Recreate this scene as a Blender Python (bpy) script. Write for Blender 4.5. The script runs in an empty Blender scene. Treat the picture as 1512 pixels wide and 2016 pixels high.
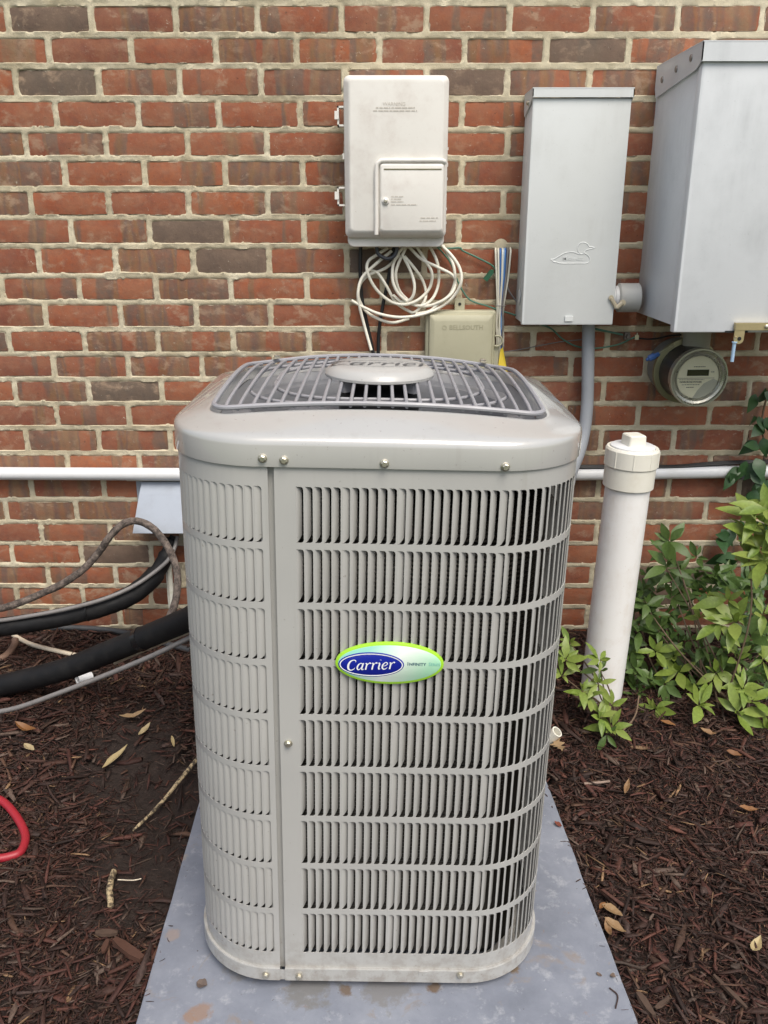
import bpy, math, random
import numpy as np
from mathutils import Vector, Matrix
from mathutils import noise as mnoise
R = math.radians
random.seed(7); rng = np.random.default_rng(7)
S = bpy.context.scene
COL = S.collection

# ------------------------------------------------------------------ camera
CAM_H = 1.25; PITCH = 19.0; FPX = 1680.0          # photo is 1512 px wide
cam_d = bpy.data.cameras.new('camera'); cam = bpy.data.objects.new('camera', cam_d); COL.objects.link(cam)
cam.location = (0, 0, CAM_H); cam.rotation_euler = (R(90 - PITCH), 0, 0)
cam_d.sensor_fit = 'HORIZONTAL'; cam_d.sensor_width = 36; cam_d.lens = 36 * FPX / 1512
cam_d.clip_start = 0.05; cam_d.clip_end = 400
S.camera = cam
# ------------------------------------------------------------------ sky + sun
SUN_EL, SUN_AZ = 58, 158          # azimuth: clockwise from +Y (the wall side); sun is behind the camera, to the right
W = bpy.data.worlds.new('World'); S.world = W; W.use_nodes = True
nt = W.node_tree; nt.nodes.clear()
sky = nt.nodes.new('ShaderNodeTexSky'); sky.sky_type = 'NISHITA'; sky.sun_disc = False
sky.sun_elevation = R(SUN_EL); sky.sun_rotation = R(SUN_AZ); sky.dust_density = 4.0; sky.air_density = 1.2
hs = nt.nodes.new('ShaderNodeHueSaturation'); hs.inputs['Saturation'].default_value = 0.78
bg = nt.nodes.new('ShaderNodeBackground'); bg.inputs['Strength'].default_value = 0.10
wo = nt.nodes.new('ShaderNodeOutputWorld')
nt.links.new(sky.outputs[0], hs.inputs['Color']); nt.links.new(hs.outputs[0], bg.inputs['Color']); nt.links.new(bg.outputs[0], wo.inputs[0])
sun_d = bpy.data.lights.new('sun', 'SUN'); sun = bpy.data.objects.new('sun', sun_d); COL.objects.link(sun)
sun_d.energy = 1.45; sun_d.angle = R(34); sun_d.color = (1.0, 0.95, 0.86)
_a, _e = R(SUN_AZ), R(SUN_EL)
sdir = Vector((math.sin(_a) * math.cos(_e), math.cos(_a) * math.cos(_e), math.sin(_e)))
sun.rotation_euler = sdir.to_track_quat('Z', 'Y').to_euler(); sun.location = sdir * 20
S.view_settings.view_transform = 'Standard'; S.view_settings.look = 'None'
S.view_settings.exposure = 0.78; S.view_settings.gamma = 1.0; S.view_settings.use_curve_mapping = False

# ------------------------------------------------------------------ helpers
_C, _S = math.cos(R(PITCH)), math.sin(R(PITCH))
YW = 2.30                                            # face of the brick wall
def ray(px, py):
    u = 1008 - py
    return (px - 756, FPX * _C + u * _S, -FPX * _S + u * _C)
def P(px, py, y=YW):                                 # measured photo position -> point at real depth y
    r = ray(px, py); k = y / r[1]
    return Vector((r[0] * k, y, CAM_H + r[2] * k))
def G(px, py, z=0.02):                               # measured photo position -> point at height z
    r = ray(px, py); k = (z - CAM_H) / r[2]
    return Vector((r[0] * k, r[1] * k, z))
def zg(x, y):                                        # mulch height: rises a little towards the house
    t = min(1, max(0, (y - 1.45) / 0.75)); t = t * t * (3 - 2 * t)
    return 0.004 + 0.08 * t
def GG(px, py, dz=0.0):                              # point on the mulch
    z = 0.02
    for _ in range(6):
        p = G(px, py, z + dz); z = zg(p.x, p.y)
    return Vector((p.x, p.y, z + dz))

def link(o, parent=None):
    COL.objects.link(o)
    if parent is not None:
        o.parent = parent
        o.matrix_parent_inverse = parent_inv.get(parent.name, Matrix.Identity(4))
    return o
parent_inv = {}
def mk(name, verts, faces, mat, parent=None, smooth=35, center=True):
    verts = [Vector(v) for v in verts]
    c = Vector((0, 0, 0))
    if center and verts:
        lo = Vector((min(v.x for v in verts), min(v.y for v in verts), min(v.z for v in verts)))
        hi = Vector((max(v.x for v in verts), max(v.y for v in verts), max(v.z for v in verts)))
        c = (lo + hi) / 2
    me = bpy.data.meshes.new(name)
    me.from_pydata([tuple(v - c) for v in verts], [], faces)
    me.validate()
    if mat: me.materials.append(mat)
    if smooth:
        me.shade_smooth(); me.set_sharp_from_angle(angle=R(smooth))
    o = bpy.data.objects.new(name, me); o.location = c
    base = parent
    link(o, parent)
    if parent is not None and parent.type == 'MESH':      # sub-part of a mesh part: undo the part's own offset
        o.matrix_parent_inverse = Matrix.Translation(-parent.location)
    return o
def tag(o, label, cat, group=None, kind=None):
    if label: o['label'] = label
    if cat: o['category'] = cat
    if group: o['group'] = group
    if kind: o['kind'] = kind
    return o
def thing(name, loc, label, cat, group=None):
    o = bpy.data.objects.new(name, None); o.empty_display_size = 0.05
    o.location = loc; COL.objects.link(o)
    parent_inv[o.name] = Matrix.Translation(-Vector(loc))
    return tag(o, label, cat, group)

class MB:                                            # collects shapes into one mesh
    def __init__(s): s.v = []; s.f = []
    def add(s, vf):
        n = len(s.v); s.v += [Vector(v) for v in vf[0]]; s.f += [[i + n for i in f] for f in vf[1]]; return s
    def build(s, name, mat, parent=None, smooth=35, **k): return mk(name, s.v, s.f, mat, parent, smooth, **k)

def box(c, d, rot=None):
    v = [Vector((sx * d[0] / 2, sy * d[1] / 2, sz * d[2] / 2)) for sx in (-1, 1) for sy in (-1, 1) for sz in (-1, 1)]
    if rot is not None: v = [rot @ p for p in v]
    v = [p + Vector(c) for p in v]
    return v, [[0, 1, 3, 2], [4, 6, 7, 5], [0, 4, 5, 1], [2, 3, 7, 6], [0, 2, 6, 4], [1, 5, 7, 3]]
def cat(pts, n=6, closed=False):                     # Catmull-Rom
    pts = [Vector(p) for p in pts]
    if len(pts) < 3 and not closed: 
        return [pts[0].lerp(pts[-1], i / n) for i in range(n + 1)]
    out = []; m = len(pts); rngs = range(m if closed else m - 1)
    for i in rngs:
        if closed: a, b, c, d = (pts[(i + k - 1) % m] for k in range(4))
        else:
            b, c = pts[i], pts[i + 1]
            a = pts[i - 1] if i else b * 2 - c
            d = pts[i + 2] if i + 2 < m else c * 2 - b
        for k in range(n):
            t = k / n
            out.append(0.5 * (2 * b + (c - a) * t + (2 * a - 5 * b + 4 * c - d) * t * t + (3 * b - a - 3 * c + d) * t ** 3))
    if not closed: out.append(pts[-1])
    return out
def tube(pts, r, segs=10, n=6, closed=False, wob=0, raw=False):
    c = [Vector(p) for p in pts] if raw else cat(pts, n, closed)
    m = len(c); v = []; f = []
    up = Vector((0.13, 0.21, 0.97)); prev = None
    for i, p in enumerate(c):
        t = (c[(i + 1) % m] - c[i - 1]) if closed else (c[min(i + 1, m - 1)] - c[max(i - 1, 0)])
        if t.length < 1e-9: t = Vector((0, 0, 1))
        t.normalize()
        if prev is None:
            prev = up.cross(t); 
            if prev.length < 1e-3: prev = Vector((1, 0, 0)).cross(t)
        nrm = (prev - t * prev.dot(t)).normalized(); prev = nrm
        bi = t.cross(nrm)
        rr = r[min(len(r) - 1, int(i / max(1, m - 1) * (len(r) - 1) + .5))] if isinstance(r, (list, tuple)) else r
        for k in range(segs):
            a = 2 * math.pi * k / segs
            q = rr * (1 + (wob * mnoise.noise(p * 60 + Vector((k, 0, 0))) if wob else 0))
            v.append(p + nrm * (q * math.cos(a)) + bi * (q * math.sin(a)))
    L = m if closed else m - 1
    for i in range(L):
        j = (i + 1) % m
        for k in range(segs):
            l = (k + 1) % segs
            f.append([i * segs + k, i * segs + l, j * segs + l, j * segs + k])
    if not closed:
        f.append(list(range(segs))[::-1]); f.append([(m - 1) * segs + k for k in range(segs)])
    return v, f
def lathe(prof, o, axis=(0, 0, 1), segs=32, cap0=True, cap1=True):
    ax = Vector(axis).normalized(); a = ax.orthogonal().normalized(); b = ax.cross(a)
    v = []; f = []; o = Vector(o)
    for r, h in prof:
        for k in range(segs):
            t = 2 * math.pi * k / segs
            v.append(o + ax * h + a * (r * math.cos(t)) + b * (r * math.sin(t)))
    for i in range(len(prof) - 1):
        for k in range(segs):
            l = (k + 1) % segs
            f.append([i * segs + k, i * segs + l, (i + 1) * segs + l, (i + 1) * segs + k])
    if cap0: f.append(list(range(segs))[::-1])
    if cap1: f.append([(len(prof) - 1) * segs + k for k in range(segs)])
    return v, f
def rrect(cx, cz, hw, hh, r, n=5):                   # rounded rectangle outline in x,z (counter-clockwise seen from -y)
    r = max(1e-4, min(r, hw - 1e-4, hh - 1e-4)); out = []
    for (sx, sz, a0) in ((1, -1, -90), (1, 1, 0), (-1, 1, 90), (-1, -1, 180)):
        for k in range(n + 1):
            a = R(a0 + 90 * k / n)
            out.append((cx + sx * (hw - r) + r * math.cos(a), cz + sz * (hh - r) + r * math.sin(a)))
    return out
def loft(rings, cap_first=False, cap_last=True):     # rings: list of (outline, y)
    v = []; f = []; n = len(rings[0][0])
    for ol, y in rings:
        for x, z in ol: v.append((x, y if not callable(y) else y(x, z), z))
    for i in range(len(rings) - 1):
        for k in range(n):
            l = (k + 1) % n
            f.append([i * n + k, i * n + l, (i + 1) * n + l, (i + 1) * n + k])
    if cap_last: f.append([(len(rings) - 1) * n + k for k in range(n)])
    if cap_first: f.append(list(range(n))[::-1])
    return v, f
def rectP(x0, v0, x1, v1, y):
    a, b = P(x0, v0, y), P(x1, v1, y)
    return (a.x + b.x) / 2, (a.z + b.z) / 2, abs(b.x - a.x) / 2, abs(a.z - b.z) / 2
def hexbolt(c, axis, r=0.0055):
    m = MB()
    m.add(lathe([(r * 1.25, 0), (r * 1.25, .0012), (r * 1.0, .0018)], c, axis, 16))
    m.add(lathe([(r * .95, .0015), (r * .95, .005), (r * .7, .0058)], c, axis, 6))
    return m

# ------------------------------------------------------------------ materials
def mat(name, col, rough=.5, metal=0, spec=.5, coat=0):
    m = bpy.data.materials.new(name); m.use_nodes = True
    b = m.node_tree.nodes['Principled BSDF']
    b.inputs['Base Color'].default_value = (*col, 1); b.inputs['Roughness'].default_value = rough
    b.inputs['Metallic'].default_value = metal; b.inputs['Specular IOR Level'].default_value = spec
    b.inputs['Coat Weight'].default_value = coat
    return m
class N:                                             # small node helper
    def __init__(s, m): s.m = m; s.t = m.node_tree; s.b = s.t.nodes['Principled BSDF']
    def n(s, typ, **kw):
        x = s.t.nodes.new(typ)
        for k, v in kw.items():
            if k.startswith('_'): setattr(x, k[1:], v)
            else: x.inputs[k.replace('__', ' ')].default_value = v
        return x
    def l(s, a, b): s.t.links.new(a, b)
    def obj(s): return s.n('ShaderNodeTexCoord').outputs['Object']
    def pos(s): return s.n('ShaderNodeNewGeometry').outputs['Position']
    def rnd(s): return s.n('ShaderNodeObjectInfo').outputs['Random']
    def noise(s, vec, scale, detail=4, rough=.55, dist=0):
        x = s.n('ShaderNodeTexNoise', Scale=scale, Detail=detail, Roughness=rough, Distortion=dist); s.l(vec, x.inputs['Vector']); return x.outputs[0]
    def ramp(s, fac, stops, interp='LINEAR'):
        x = s.n('ShaderNodeValToRGB'); r = x.color_ramp; r.interpolation = interp
        while len(r.elements) < len(stops): r.elements.new(.5)
        for e, (p, c) in zip(r.elements, stops):
            e.position = p; e.color = (c, c, c, 1) if isinstance(c, (int, float)) else (*c, 1)
        s.l(fac, x.inputs[0]); return x.outputs[0]
    def mix(s, fac, a, b, mode='MIX'):
        x = s.n('ShaderNodeMix', _data_type='RGBA', _blend_type=mode)
        for v, i in ((fac, 0), (a, 6), (b, 7)):
            if isinstance(v, (int, float)): x.inputs[i].default_value = v
            elif isinstance(v, tuple): x.inputs[i].default_value = (*v, 1)
            else: s.l(v, x.inputs[i])
        return x.outputs[2]
    def math(s, op, a, b=0., c=0.):
        x = s.n('ShaderNodeMath', _operation=op)
        for v, i in ((a, 0), (b, 1), (c, 2)):
            if isinstance(v, (int, float)): x.inputs[i].default_value = v
            else: s.l(v, x.inputs[i])
        return x.outputs[0]
    def mapping(s, vec, scale=(1, 1, 1), loc=(0, 0, 0)):
        x = s.n('ShaderNodeMapping'); s.l(vec, x.inputs[0]); x.inputs['Scale'].default_value = scale; x.inputs['Location'].default_value = loc
        return x.outputs[0]
    def vadd(s, a, b):
        x = s.n('ShaderNodeVectorMath', _operation='ADD'); s.l(a, x.inputs[0]); s.l(b, x.inputs[1]); return x.outputs[0]
    def bump(s, h, strength=.3, dist=.002):
        x = s.n('ShaderNodeBump', Strength=strength, Distance=dist); s.l(h, x.inputs['Height']); s.l(x.outputs[0], s.b.inputs['Normal'])
    def col(s, c): s.l(c, s.b.inputs['Base Color'])
    def rough(s, c): s.l(c, s.b.inputs['Roughness'])

def worn(name, col, rough=.45, dirt=(.2, .16, .11), amount=.35, scale=14, metal=0, streak=False, spec=.5, bump=.06):
    m = mat(name, col, rough, metal, spec); k = N(m); o = k.pos()
    a = k.noise(o, scale, 6, .65)
    v = k.mapping(o, (9, 9, 1.4)) if streak else o
    b = k.noise(v, scale * (.5 if streak else 2.7), 5, .6)
    f = k.math('MULTIPLY', k.ramp(a, [(.45, 0), (.75, 1)]), k.ramp(b, [(.35, .1), (.7, 1)]))
    f = k.math('MULTIPLY', f, amount)
    sp = k.ramp(k.noise(o, 210, 2, .5), [(.70, 0), (.76, 1)])
    f2 = k.math('MULTIPLY', sp, amount * .7)
    c = k.mix(f, col, dirt); c = k.mix(f2, c, dirt)
    k.col(c); k.rough(k.ramp(a, [(.3, max(0, rough - .08)), (.7, min(1, rough + .15))]))
    k.bump(k.noise(o, 90, 3, .5), bump, .001)
    return m

# brick --------------------------------------------------------------
def brick_mat(far=False):
    m = mat('fired_brick', (.3, .1, .06), .88, spec=.25); k = N(m)
    ob = k.obj(); rnd = k.rnd()
    if far: sc_ = k.n('ShaderNodeSeparateColor'); k.l(k.n('ShaderNodeVertexColor', _layer_name='tint').outputs[0], sc_.inputs[0]); rnd = sc_.outputs[0]
    off = k.n('ShaderNodeCombineXYZ'); k.l(k.math('MULTIPLY', rnd, 37.0), off.inputs[0]); k.l(k.math('MULTIPLY', rnd, 91.0), off.inputs[1]); k.l(k.math('MULTIPLY', rnd, 53.), off.inputs[2])
    v = k.vadd(ob, off.outputs[0])
    r2 = k.math('FRACT', k.math('MULTIPLY', rnd, 17.31)); r3 = k.math('FRACT', k.math('MULTIPLY', rnd, 71.7)); r4 = k.math('FRACT', k.math('MULTIPLY', rnd, 143.9))
    body = k.ramp(rnd, [(0, (.315, .088, .040)), (.25, (.245, .072, .040)), (.5, (.345, .098, .042)), (.72, (.215, .068, .042)), (.88, (.290, .088, .043)), (1, (.37, .112, .046))])
    fine = k.noise(v, 55, 6, .7)
    body = k.mix(k.ramp(fine, [(.35, 0), (.7, .65)]), body, (.17, .078, .058)); body = k.mix(k.ramp(k.noise(v, 18, 5, .65), [(.42, 0), (.70, .6)]), body, (.31, .14, .078))
    # flashed zones along the length of the brick
    wob = k.noise(v, 26, 4, .6); sx = k.n('ShaderNodeSeparateXYZ'); k.l(v, sx.inputs[0])
    comb = k.n('ShaderNodeCombineXYZ'); k.l(k.math('ADD', sx.outputs[0], k.math('MULTIPLY', wob, .016)), comb.inputs[0]); k.l(k.math('MULTIPLY', sx.outputs[2], .10), comb.inputs[1])
    zn = k.noise(comb.outputs[0], 12, 2, .4); zc = k.noise(k.mapping(comb.outputs[0], loc=(5, 3, 1)), 15, 2, .45)
    zone = k.ramp(zc, [(.30, (.155, .108, .080)), (.42, (.120, .090, .076)), (.46, (.210, .118, .058)), (.52, (.130, .095, .080)), (.57, (.235, .150, .085)), (.66, (.115, .088, .076))])
    thr = k.ramp(r2, [(.0, .72), (.35, .60), (.65, .49), (1, .38)])
    zf = k.ramp(k.math('SUBTRACT', zn, k.math('SUBTRACT', thr, .5)), [(.49, 0), (.515, 1)])
    zf = k.math('MULTIPLY', zf, k.ramp(k.noise(v, 45, 5, .65), [(.3, .45), (.62, .92)]))
    c = k.mix(zf, body, zone)
    dark = k.math('GREATER_THAN', r3, .91)
    c = k.mix(k.math('MULTIPLY', dark, .9), c, k.mix(fine, (.15, .115, .09), (.095, .078, .064)))
    # whitish mortar smears, broad and in flecks
    ws = k.noise(k.mapping(v, (1, 1, 1.5)), 21, 7, .66, .35)
    sm = k.math('MULTIPLY', k.ramp(ws, [(.535, 0), (.66, .62)]), k.ramp(r4, [(.1, 0.25), (.7, 1)]))
    c = k.mix(sm, c, (.40, .285, .195))
    fl = k.ramp(k.noise(v, 95, 5, .75, .6), [(.635, 0), (.675, .9)])
    fl = k.math('MULTIPLY', fl, k.ramp(k.noise(v, 15, 3, .6), [(.42, .0), (.62, 1)]))
    c = k.mix(fl, c, (.52, .47, .38))
    so = k.n('ShaderNodeSeparateXYZ'); k.l(ob, so.inputs[0])
    ed = k.math('MAXIMUM', k.math('SUBTRACT', k.math('ABSOLUTE', so.outputs[0]), .0905), k.math('SUBTRACT', k.math('ABSOLUTE', so.outputs[2]), .0255))
    en = k.math('ADD', k.math('MULTIPLY', ed, 260.), k.math('MULTIPLY', k.math('SUBTRACT', k.noise(v, 38, 6, .7), .47), 4.2))
    if not far: c = k.mix(k.ramp(en, [(.50, 0), (.62, .85)]), c, (.45, .395, .30))
    dk = k.ramp(k.noise(v, 130, 3, .6), [(.26, .7), (.33, 0)])
    c = k.mix(dk, c, (.05, .03, .022))
    c = k.mix(k.ramp(k.noise(v, 13, 6, .7), [(.35, .0), (.68, .15)]), c, (.44, .30, .20))
    k.col(c)
    h = k.math('ADD', k.noise(v, 60, 8, .72), k.math('MULTIPLY', k.noise(k.mapping(v, (60, 60, 9)), 1.0, 3, .5), .35))
    k.bump(h, .55, .003)
    return m
def mortar_mat():
    m = mat('mortar', (.4, .36, .27), .95, spec=.15); k = N(m); o = k.pos()
    c = k.ramp(k.noise(o, 9, 6, .6), [(.3, (.46, .395, .27)), (.55, (.58, .515, .375)), (.75, (.66, .60, .46))])
    c = k.mix(k.ramp(k.noise(o, 240, 3, .6), [(.6, 0), (.72, .5)]), c, (.23, .19, .14))
    c = k.mix(k.ramp(k.noise(o, 26, 5, .7), [(.62, 0), (.75, .35)]), c, (.27, .25, .17))
    k.col(c); k.bump(k.noise(o, 260, 5, .75), .8, .002)
    return m
BRICK, BRICK_FAR, MORTAR = brick_mat(), brick_mat(True), mortar_mat()

def paint_mat():
    m = mat('grey_enamel', (.40, .39, .365), .27, spec=.5); k = N(m); o = k.pos()
    c = k.mix(k.ramp(k.noise(o, 7, 5, .6), [(.35, 0), (.7, 1)]), (.445, .440, .420), (.420, .415, .398))
    c = k.mix(k.ramp(k.noise(o, 180, 2, .5), [(.715, 0), (.75, .5)]), c, (.22, .2, .17))
    st = k.math('MULTIPLY', k.ramp(k.noise(k.mapping(o, (60, 60, 2.2)), 1.0, 4, .6), [(.55, 0), (.75, 1)]), k.ramp(k.noise(o, 6, 4, .6), [(.45, 0), (.65, .30)]))
    c = k.mix(st, c, (.27, .25, .21))
    sz = k.n('ShaderNodeSeparateXYZ'); k.l(o, sz.inputs[0])
    low = k.math('MULTIPLY', k.ramp(sz.outputs[2], [(.03, 1), (.16, 0)]), k.ramp(k.noise(o, 45, 6, .7), [(.45, 0), (.62, .45)]))
    c = k.mix(low, c, (.20, .16, .12))
    k.col(c)
    return m
PAINT = paint_mat()
PAINT_W = worn('grey_wire_coating', (.315, .315, .335), .33, amount=.2)
SHRM = worn('grey_shroud', (.23, .235, .25), .5, amount=.35)
FANM = worn('grey_fan', (.17, .175, .19), .35, amount=.3)
CAPM = paint_mat(); CAPM.name = 'grey_cap_enamel'; N(CAPM).b.inputs['Coat Weight'].default_value = .9; N(CAPM).b.inputs['Coat Roughness'].default_value = .06; N(CAPM).b.inputs['Coat IOR'].default_value = 1.85
COILM = mat('coil_fins', (.015, .012, .008), .42, .45)
DARK = mat('dark_plastic', (.012, .012, .013), .55)
SCREW = worn('zinc_screw', (.62, .58, .48), .32, amount=.4, metal=.85, scale=60)
GALV = worn('galvanised_sheet', (.33, .365, .42), .5, (.25, .26, .27), .5, 18, metal=.2)
BOXP = worn('grey_box_paint', (.66, .68, .675), .42, (.40, .40, .37), .45, 7, streak=True)
BOXB = worn('grey_meter_box_paint', (.66, .68, .70), .40, (.36, .38, .39), .60, 6, streak=True)
NIDM = worn('weathered_beige_plastic', (.75, .725, .675), .5, (.44, .36, .31), .55, 12)
BELLM = worn('olive_beige_plastic', (.43, .41, .29), .55, (.25, .23, .15), .35, 12)
PVC = worn('white_pvc', (.72, .73, .74), .35, (.45, .41, .33), .3, 16)
PIPEM = worn('aged_white_pvc', (.81, .80, .78), .4, (.50, .40, .29), .6, 11, streak=True)
CAPPVC = worn('cream_pvc', (.75, .73, .645), .4, (.5, .43, .3), .35, 20)
CONDUIT = worn('grey_pvc_conduit', (.33, .35, .38), .45, (.22, .22, .22), .3, 20)
FOAM = worn('black_foam_insulation', (.009, .009, .010), .6, (.05, .047, .042), .4, 30, bump=.25, spec=.3)
def hose_mat():
    m = mat('weathered_rubber_hose', (.10, .08, .07), .9); k = N(m); o = k.pos()
    c = k.mix(k.ramp(k.noise(o, 60, 6, .75), [(.42, 0), (.6, 1)]), (.060, .048, .042), (.20, .16, .135))
    k.col(k.mix(k.ramp(k.noise(o, 130, 4, .7), [(.60, 0), (.68, .8)]), c, (.30, .24, .19))); k.bump(k.noise(o, 140, 6, .75), .9, .004); return m
HOSEM = hose_mat()
GREYC = worn('grey_cable_jacket', (.20, .19, .185), .5, (.09, .08, .07), .6, 40)
CREAM = worn('cream_cable_jacket', (.62, .54, .42), .5, (.35, .27, .18), .5, 40)
WCAB = worn('white_cable_jacket', (.80, .77, .66), .42, (.5, .44, .3), .35, 40)
BLKC = mat('black_cable_jacket', (.012, .012, .013), .45)
GRNC = worn('green_wire', (.06, .17, .12), .5, (.2, .22, .18), .5, 60)
BLUEC = mat('blue_cable_jacket', (.055, .17, .46), .4)
LBLUE = mat('pale_blue_plastic', (.35, .50, .66), .4)
REDH = worn('red_rubber_hose', (.34, .020, .032), .42, (.16, .02, .02), .5, 45)
BRASS = worn('brass_plate', (.52, .43, .24), .38, (.35, .28, .15), .5, 40, metal=.7)
YELLOW = mat('yellow_tag', (.75, .55, .04), .5)
def pad_mat():
    m = mat('blue_grey_concrete', (.34, .36, .41), .75, spec=.3); k = N(m); o = k.pos()
    c = k.ramp(k.noise(o, 6, 7, .65), [(.3, (.155, .170, .205)), (.5, (.205, .222, .264)), (.7, (.265, .283, .325))])
    c = k.mix(k.ramp(k.noise(o, 34, 6, .7), [(.55, 0), (.72, .6)]), c, (.42, .43, .45))
    c = k.mix(k.ramp(k.noise(o, 11, 6, .7, .8), [(.60, 0), (.70, .75)]), c, (.24, .20, .17))
    c = k.mix(k.ramp(k.noise(k.mapping(o, loc=(3, 1, 0)), 19, 6, .75, .5), [(.66, 0), (.72, .85)]), c, (.25, .15, .10))
    c = k.mix(k.ramp(k.noise(o, 95, 3, .6), [(.71, 0), (.74, .9)]), c, (.08, .07, .07))
    c = k.mix(k.ramp(k.noise(k.mapping(o, loc=(1, 7, 0)), 90, 3, .6), [(.72, 0), (.75, .6)]), c, (.5, .5, .5))
    # rust and dirt that washed out from under the unit, two tan scuffs, shadow painted in
    def blob(x, y, r, col, c, sc=40):
        d = k.n('ShaderNodeVectorMath', _operation='DISTANCE'); k.l(o, d.inputs[0]); d.inputs[1].default_value = (x, y, .023)
        f = k.math('ADD', k.math('DIVIDE', d.outputs['Value'], r), k.math('MULTIPLY', k.math('SUBTRACT', k.noise(o, sc, 5, .7), .5), 2.6))
        return k.mix(k.ramp(f, [(.55, .8), (1.0, 0)]), c, col)
    for (px, py, r, col) in ((395, 1995, .022, (.27, .18, .13)), (373, 2005, .014, (.27, .18, .13)), (680, 1950, .013, (.14, .09, .05)), (855, 1945, .015, (.13, .075, .03)),
                             (610, 1942, .05, (.17, .165, .155)), (760, 1940, .05, (.18, .175, .17)), (480, 1900, .035, (.19, .185, .18)), (1010, 1905, .014, (.17, .11, .05)), (350, 1690, .018, (.30, .27, .24)), (340, 1840, .016, (.27, .22, .2))):  # broad grey blobs: dirt and the unit's shadow, put into the pad colour
        q = G(px, py, .023); c = blob(q.x, q.y, r, col, c)
    k.col(c); k.bump(k.noise(o, 70, 7, .7), .35, .003)
    return m
PADM = pad_mat()
def soil_mat():
    m = mat('soil_and_lawn', (.03, .02, .015), .9, spec=.3); k = N(m); o = k.pos()
    soil = k.ramp(k.noise(o, 40, 8, .75), [(.3, (.020, .014, .011)), (.55, (.042, .029, .024)), (.75, (.066, .045, .036))])
    lawn = k.ramp(k.noise(o, 9, 6, .7), [(.3, (.03, .06, .015)), (.7, (.075, .12, .03))])
    s = k.n('ShaderNodeSeparateXYZ'); k.l(o, s.inputs[0])
    edge = k.math('ADD', s.outputs[1], k.math('MULTIPLY', k.noise(o, 2, 3, .5), .5))
    k.col(k.mix(k.ramp(k.math('ADD', edge, .2), [(.0, 1), (.1, 0)]), soil, lawn))
    k.bump(k.noise(o, 90, 8, .75), .9, .01); k.b.inputs['Roughness'].default_value = .8
    return m
SOIL = soil_mat()
def tint_mat(name, rough):
    m = mat(name, (.05, .03, .02), rough, spec=.35); k = N(m)
    a = k.n('ShaderNodeVertexColor', _layer_name='tint'); o = k.pos()
    c = k.mix(k.ramp(k.noise(k.mapping(o, (1, 1, 1)), 160, 4, .7), [(.3, .6), (.7, 0)]), a.outputs[0], (.012, .008, .006))
    k.col(c); k.bump(k.noise(o, 220, 4, .7), .5, .002)
    return m
MULCHM = tint_mat('bark_mulch', .72)
def leaf_mat(name, cols, trans=.25, rough=.4, spots=None):
    m = mat(name, cols[0], rough, spec=.4); k = N(m); r = k.rnd(); o = k.pos()
    c = k.ramp(r, [(i / (len(cols) - 1), cc) for i, cc in enumerate(cols)])
    c = k.mix(k.ramp(k.noise(o, 120, 4, .7), [(.45, 0), (.75, .5)]), c, spots or tuple(min(1, x * 1.9 + .02) for x in cols[0]))
    k.col(c)
    t = k.n('ShaderNodeBsdfTranslucent'); k.l(k.mix(1.0, c, (.9, 1, .35), 'MULTIPLY'), t.inputs[0])
    x = k.n('ShaderNodeMixShader', Fac=trans); k.l(k.b.outputs[0], x.inputs[1]); k.l(t.outputs[0], x.inputs[2])
    k.l(x.outputs[0], k.t.nodes['Material Output'].inputs[0])
    return m
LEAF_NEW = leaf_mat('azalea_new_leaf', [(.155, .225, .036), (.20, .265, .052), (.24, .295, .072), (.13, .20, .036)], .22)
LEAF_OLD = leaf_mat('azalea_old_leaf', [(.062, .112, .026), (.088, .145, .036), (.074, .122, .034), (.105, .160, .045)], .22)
LEAF_IVY = leaf_mat('creeper_leaf', [(.024, .066, .020), (.036, .088, .028), (.028, .072, .026), (.045, .10, .03)], .15, .38)
STEM = mat('woody_stem', (.14, .095, .06), .8)
DEAD = leaf_mat('dry_leaf', [(.28, .17, .08), (.33, .22, .12), (.24, .13, .06)], .15, .6, (.42, .32, .2))
DEADO = leaf_mat('orange_dry_leaf', [(.22, .10, .035), (.25, .12, .045), (.19, .085, .035)], .15, .5, (.2, .08, .02))
DEADY = leaf_mat('pale_dry_leaf', [(.46, .37, .20), (.48, .38, .19), (.42, .34, .20)], .15, .55, (.4, .28, .12))
def twig_mat():
    m = mat('peeled_twig', (.5, .4, .25), .75); k = N(m); o = k.pos()
    k.col(k.mix(k.ramp(k.noise(o, 75, 4, .7), [(.44, 0), (.54, .95)]), (.50, .39, .23), (.05, .035, .025))); k.bump(k.noise(o, 150, 4, .7), .6, .003); return m
TWIG = twig_mat()

# ------------------------------------------------------------------ ground
xs = [-120, -40, -12, -5, -3] + list(np.linspace(-2, 2, 121)) + [3, 5, 12, 40, 120]
ys = [-160, -50, -15, -5, -1.5, -.3] + list(np.linspace(.3, 2.302, 72)) + [2.6, 6, 30, 150]
gv = []; gf = []
for y in ys:
    for x in xs:
        z = zg(x, y) if y > 0 else .004
        if abs(x) <= 2 and .3 <= y <= 2.31:
            z += .010 * mnoise.noise(Vector((x * 7, y * 7, 0))) + .005 * mnoise.noise(Vector((x * 25, y * 25, 3)))
        if -.47 < x < .47 and .8 < y < 2.05: z = min(z, .004)
        gv.append((x, y, z - .006))
nx = len(xs)
for j in range(len(ys) - 1):
    for i in range(nx - 1):
        gf.append([j * nx + i, j * nx + i + 1, (j + 1) * nx + i + 1, (j + 1) * nx + i])
g = mk('ground', gv, gf, SOIL, center=False); tag(g, None, None, kind='structure')

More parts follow.
